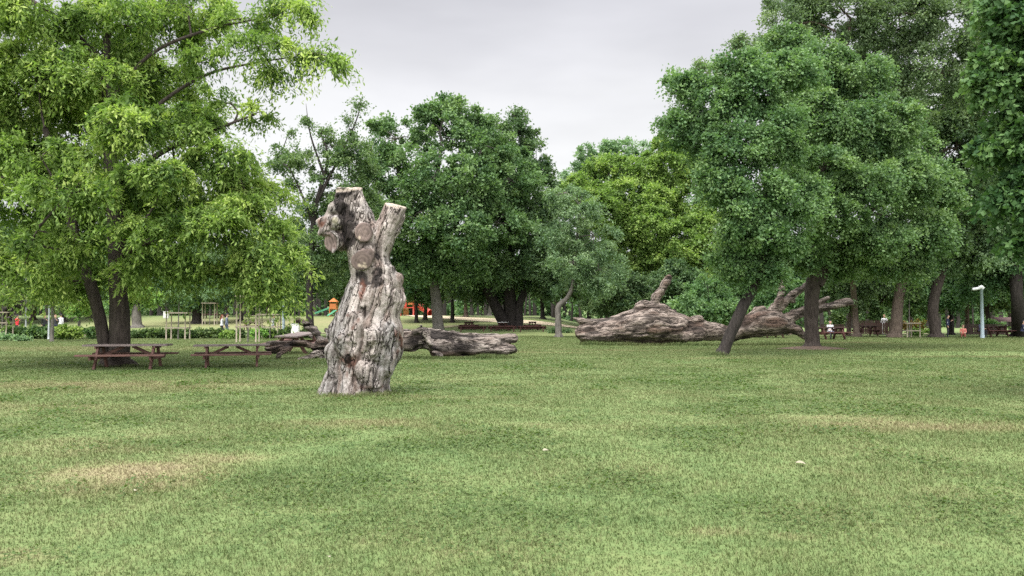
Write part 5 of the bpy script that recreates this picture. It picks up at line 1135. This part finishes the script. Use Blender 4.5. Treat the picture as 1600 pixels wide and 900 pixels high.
# ------------------------------------------------------------------ people
CLOTH = {}
def cloth(c):
    if c not in CLOTH: CLOTH[c] = simple('cloth_%d' % len(CLOTH), c, 0.85, .12, 9)
    return CLOTH[c]
def person(label, loc, rz, shirt, trousers, hair, pose='walk', long_hair=False, H=1.0, group=None, stripe=None):
    """figure faces -Y; joints in metres"""
    h = 0.0135; s = SDF((-.55, -.60, -.03), (.55, .45, 1.85), h); k = .035
    if pose == 'sit': pz, kn, ft = .50, [(-.10, -.44, .50), (.12, -.42, .49)], [(-.10, -.42, .07), (.13, -.36, .07)]
    elif pose == 'crouch': pz, kn, ft = .26, [(-.14, -.34, .46), (.14, -.32, .44)], [(-.12, -.20, .07), (.14, -.18, .07)]
    elif pose == 'stand': pz, kn, ft = .93, [(-.10, -.02, .50), (.10, -.01, .50)], [(-.11, .02, .07), (.11, .02, .07)]
    else: pz, kn, ft = .93, [(-.09, -.14, .52), (.09, .04, .50)], [(-.09, -.20, .07), (.09, .26, .11)]
    lean = -.08 if pose in ('sit', 'crouch') else -.02
    hip = [(-.09, 0, pz), (.09, 0, pz)]; ch = (0, lean * .7, pz + .36); nk = (0, lean, pz + .54)
    for q in range(2):
        s.cap(hip[q], kn[q], .095, .062, k); s.cap(kn[q], ft[q], .062, .042, k); s.cap((ft[q][0], ft[q][1] + .04, ft[q][2] - .03), (ft[q][0], ft[q][1] - .14, .035 if pose != 'walk' or q == 0 else .06), .043, .036, .03)
    s.cap(hip[0], hip[1], .10, .10, .05); s.cap((0, 0, pz + .02), (0, lean * .4, pz + .18), .125, .115, .06, 1.25); s.cap((0, lean * .4, pz + .18), ch, .12, .145, .06, 1.35)
    s.cap((-.13, ch[1], pz + .44), (.13, ch[1], pz + .44), .075, .075, .05, 1.1); s.cap(nk, (0, lean - .01, pz + .62), .055, .05, .03)
    hd = (0, lean - .025, pz + .71)
    s.cap((0, hd[1] + .015, hd[2] + .03), (0, hd[1] - .015, hd[2] - .045), .088, .066, .02)
    s.cap((0, hd[1] - .085, hd[2] - .005), (0, hd[1] - .105, hd[2] - .03), .012, .016, .015)             # nose
    for q in (-1, 1): s.cap((q * .086, hd[1] + .01, hd[2] + .012), (q * .088, hd[1] + .012, hd[2] - .025), .015, .012, .008)   # ears
    for q in (-1, 1): s.cap((q * .032, hd[1] - .090, hd[2] + .012), (q * .034, hd[1] - .092, hd[2] + .012), .011, .011, .008, sub=True)
    hands = []
    for q in (-1, 1):
        sh = (q * .185, ch[1], pz + .46)
        if pose in ('sit', 'crouch'): el = (q * .22, -.12, pz + .20); wr = (q * .13, -.33, pz + .17)
        elif pose == 'stand' and q == 1: el = (.26, -.08, pz + .22); wr = (.20, -.26, pz + .36)
        else: sw = .13 * q if pose == 'walk' else .02; el = (q * .235, .02 + sw * .4, pz + .18); wr = (q * .24, -.04 + sw, pz - .05)
        s.cap(sh, el, .055, .043, .03); s.cap(el, wr, .042, .027, .02)
        d = unit(np.array(wr) - np.array(el)); pm = np.array(wr) + d * .055; sd = unit(np.cross(d, [q, .3, 0.1]))
        s.cap(wr, pm, .026, .034, .02)
        for f_, ln in zip((-1.5, -.5, .5, 1.5), (.062, .075, .070, .055)):
            a = pm + sd * f_ * .019 + d * .015; b_ = a + d * ln * .6; c_ = b_ + d * ln * .45 + np.array([-q * .015, -.008, 0])
            s.cap(a, b_, .0105, .0095, .004); s.cap(b_, c_, .0095, .008, .004)
        a = np.array(wr) + d * .03 - sd * .02; s.cap(a, a + d * .035 - sd * .035, .012, .0095, .006)
    V, F_ = s.mesh()
    t = thing('person', label, 'person', loc, rz, group); t.scale = (H, H, H)
    P = V[F_].mean(1); z = P[:, 2]; mi = np.zeros(len(P), int)           # 0 shirt 1 trousers 2 skin 3 shoes
    legs = z < pz + .02
    if pose in ('sit', 'crouch'): legs = legs | ((P[:, 1] < -.16) & (z < pz + .10))
    mi[legs] = 1; mi[(z > pz + .535) & (np.abs(P[:, 0]) < .12)] = 2
    arm = np.zeros(len(P), bool)
    for q in (-1, 1):
        if pose in ('sit', 'crouch'): w0 = np.array((q * .13, -.36, pz + .16))
        elif pose == 'stand' and q == 1: w0 = np.array((.19, -.31, pz + .40))
        else: sw = .13 * q if pose == 'walk' else .02; w0 = np.array((q * .24, -.06 + sw * 1.3, pz - .13))
        arm |= np.linalg.norm(P - w0, axis=1) < .125
    mi[arm & (mi != 1) | (arm & (np.abs(P[:, 0]) > .185))] = 2
    mi[z < .085] = 3
    me = mesh_np('body', V, F_, True); 
    for m_ in (cloth(shirt), cloth(trousers), MT['skin'], cloth((.03, .03, .03))): me.materials.append(m_)
    me.polygons.foreach_set('material_index', mi.astype(np.int32)); o = bpy.data.objects.new('body', me); COL.objects.link(o); o.parent = t
    hm = MB(); hv = []; hf = []; nn, mmn = 16, 8
    for a in range(mmn + 1):
        for b in range(nn):
            th = math.pi * .62 * a / mmn; ph = 2 * math.pi * b / nn; rr = .101
            x, y, zz = math.sin(th) * math.cos(ph) * .097, math.sin(th) * math.sin(ph) * .105, math.cos(th) * .102
            if y < -.02 and zz < .045: zz = .045 + (zz - .045) * .2; y *= .93
            hv.append((x, hd[1] + .022 + y, hd[2] + .035 + zz + .004 * math.sin(ph * 7)))
    for a in range(mmn):
        for b in range(nn): c = (b + 1) % nn; hf.append((a * nn + b, (a + 1) * nn + b, (a + 1) * nn + c, a * nn + c))
    hm.add(hv, hf)
    if long_hair: hm.tube([(0, hd[1] + .07, hd[2] + .06), (0, hd[1] + .11, hd[2] - .08), (0, hd[1] + .13, hd[2] - .26), (0, hd[1] + .12, hd[2] - .34)], [.07, .085, .08, .03], 10)
    hm.build('hair', cloth(hair), t, True)
    if stripe:
        for q in (-1, 1):
            sh = np.array((q * .215, ch[1] - .02, pz + .44)); el = np.array((q * .262, (-.12 if pose == 'sit' else .0), pz + .20)); MB().bar(sh, el, .02, .03).build('sleeve_stripe', cloth(stripe), t)
    return t
BLK, WHT, NVY = (.03, .03, .035), (.55, .55, .57), (.03, .035, .07)
person('person in a red top and dark trousers beyond the hedge at far left', G(27, 64), R(150), (.45, .03, .04), BLK, BLK, 'stand')
person('person in white top with long red brown hair walking beside another', G(347, 62), R(100), WHT, BLK, (.13, .04, .02), 'walk', True)
person('person in grey blue top walking behind the long haired one', G(354.5, 62.5), R(100), (.15, .17, .24), (.12, .14, .2), BLK, 'walk', H=1.06)
person('person in a white shirt walking behind the stake frame beside the slope', G(427.5, 64), R(80), WHT, (.22, .24, .27), BLK, 'walk')
person('person in dark clothes left of the thin lamp post beyond the hedge', G(71, 68), R(20), BLK, BLK, BLK, 'stand')
person('person in black top with pale face right of the pale young stem', G(87.5, 66), R(10), BLK, NVY, (.2, .13, .08), 'stand')
person('person all in white standing beyond the hedge', G(95.5, 70), R(170), WHT, WHT, BLK, 'stand')
person('person in white top with pale trousers behind the dark fence', G(1381, 73.2), R(0), WHT, (.55, .55, .58), (.16, .1, .06), 'stand', H=1.06)
person('standing person in dark clothes with white trim, right of the rightmost brown trunk', G(1480, 62), R(60), NVY, BLK, BLK, 'stand', stripe=WHT)
person('person in red head covering and dark clothes seated by the far table', G(1531, 62.5), R(20), (.05, .05, .09), BLK, (.35, .05, .05), 'sit')
person('child in a salmon pink top crouching on the grass', G(1504, 62), R(-30), (.62, .22, .18), (.5, .18, .15), (.25, .15, .1), 'crouch', H=.9)
person('person in dark jacket with white sleeve stripes seated at the right edge', G(1596, 62), R(60), NVY, BLK, BLK, 'sit', stripe=WHT)
person('person in white top seated at the dark red picnic table', G(1296, 57.2), R(0), WHT, (.1, .1, .14), BLK, 'sit')

# ------------------------------------------------------------------ scraps and fallen leaves on the lawn
def scrap(label, px, py, s_, rz, cat='leaf'):
    d = D_at(py); x = X_at(px, d); z = gz(x, d); n = 9; v = []; f = []
    for i_ in range(n + 1):
        u = i_ / n; wd_ = .32 * math.sin(math.pi * min(1, u * .93 + .05)) ** .8
        for k in (-1, 0, 1): v.append(((u - .5), wd_ * k, .18 * abs(k) * wd_ * 2 + .12 * math.sin(u * 3)))
    for i_ in range(n):
        for k in (0, 1): a = i_ * 3 + k; f.append((a, a + 3, a + 4, a + 1))
    m = MB(); m.add(v, f); o = m.build('fallen_leaf', MT['leafscrap'], None, True); sl = o.modifiers.new('thickness', 'SOLIDIFY'); sl.thickness = .01
    o.location = (x, d, z + .035); o.rotation_euler = (R(12), R(8), rz); o.scale = (s_ * .8, s_ * .8, s_ * .6); return tag(o, label, cat, 'pale fallen leaves on the lawn')
scrap('pale dry leaf lying on the open lawn right of the standing dead trunk', 853, 709, .12, .6)
scrap('pale dry leaf lying on the lawn further right, below the straight tree', 1248, 729, .13, -.2)
scrap('pale dry leaf lying nearest the viewer in the bottom middle', 516, 875, .06, 2.2)
scrap('pale dry leaf at the left end of the straw coloured patch', 217, 771, .07, 1.6)
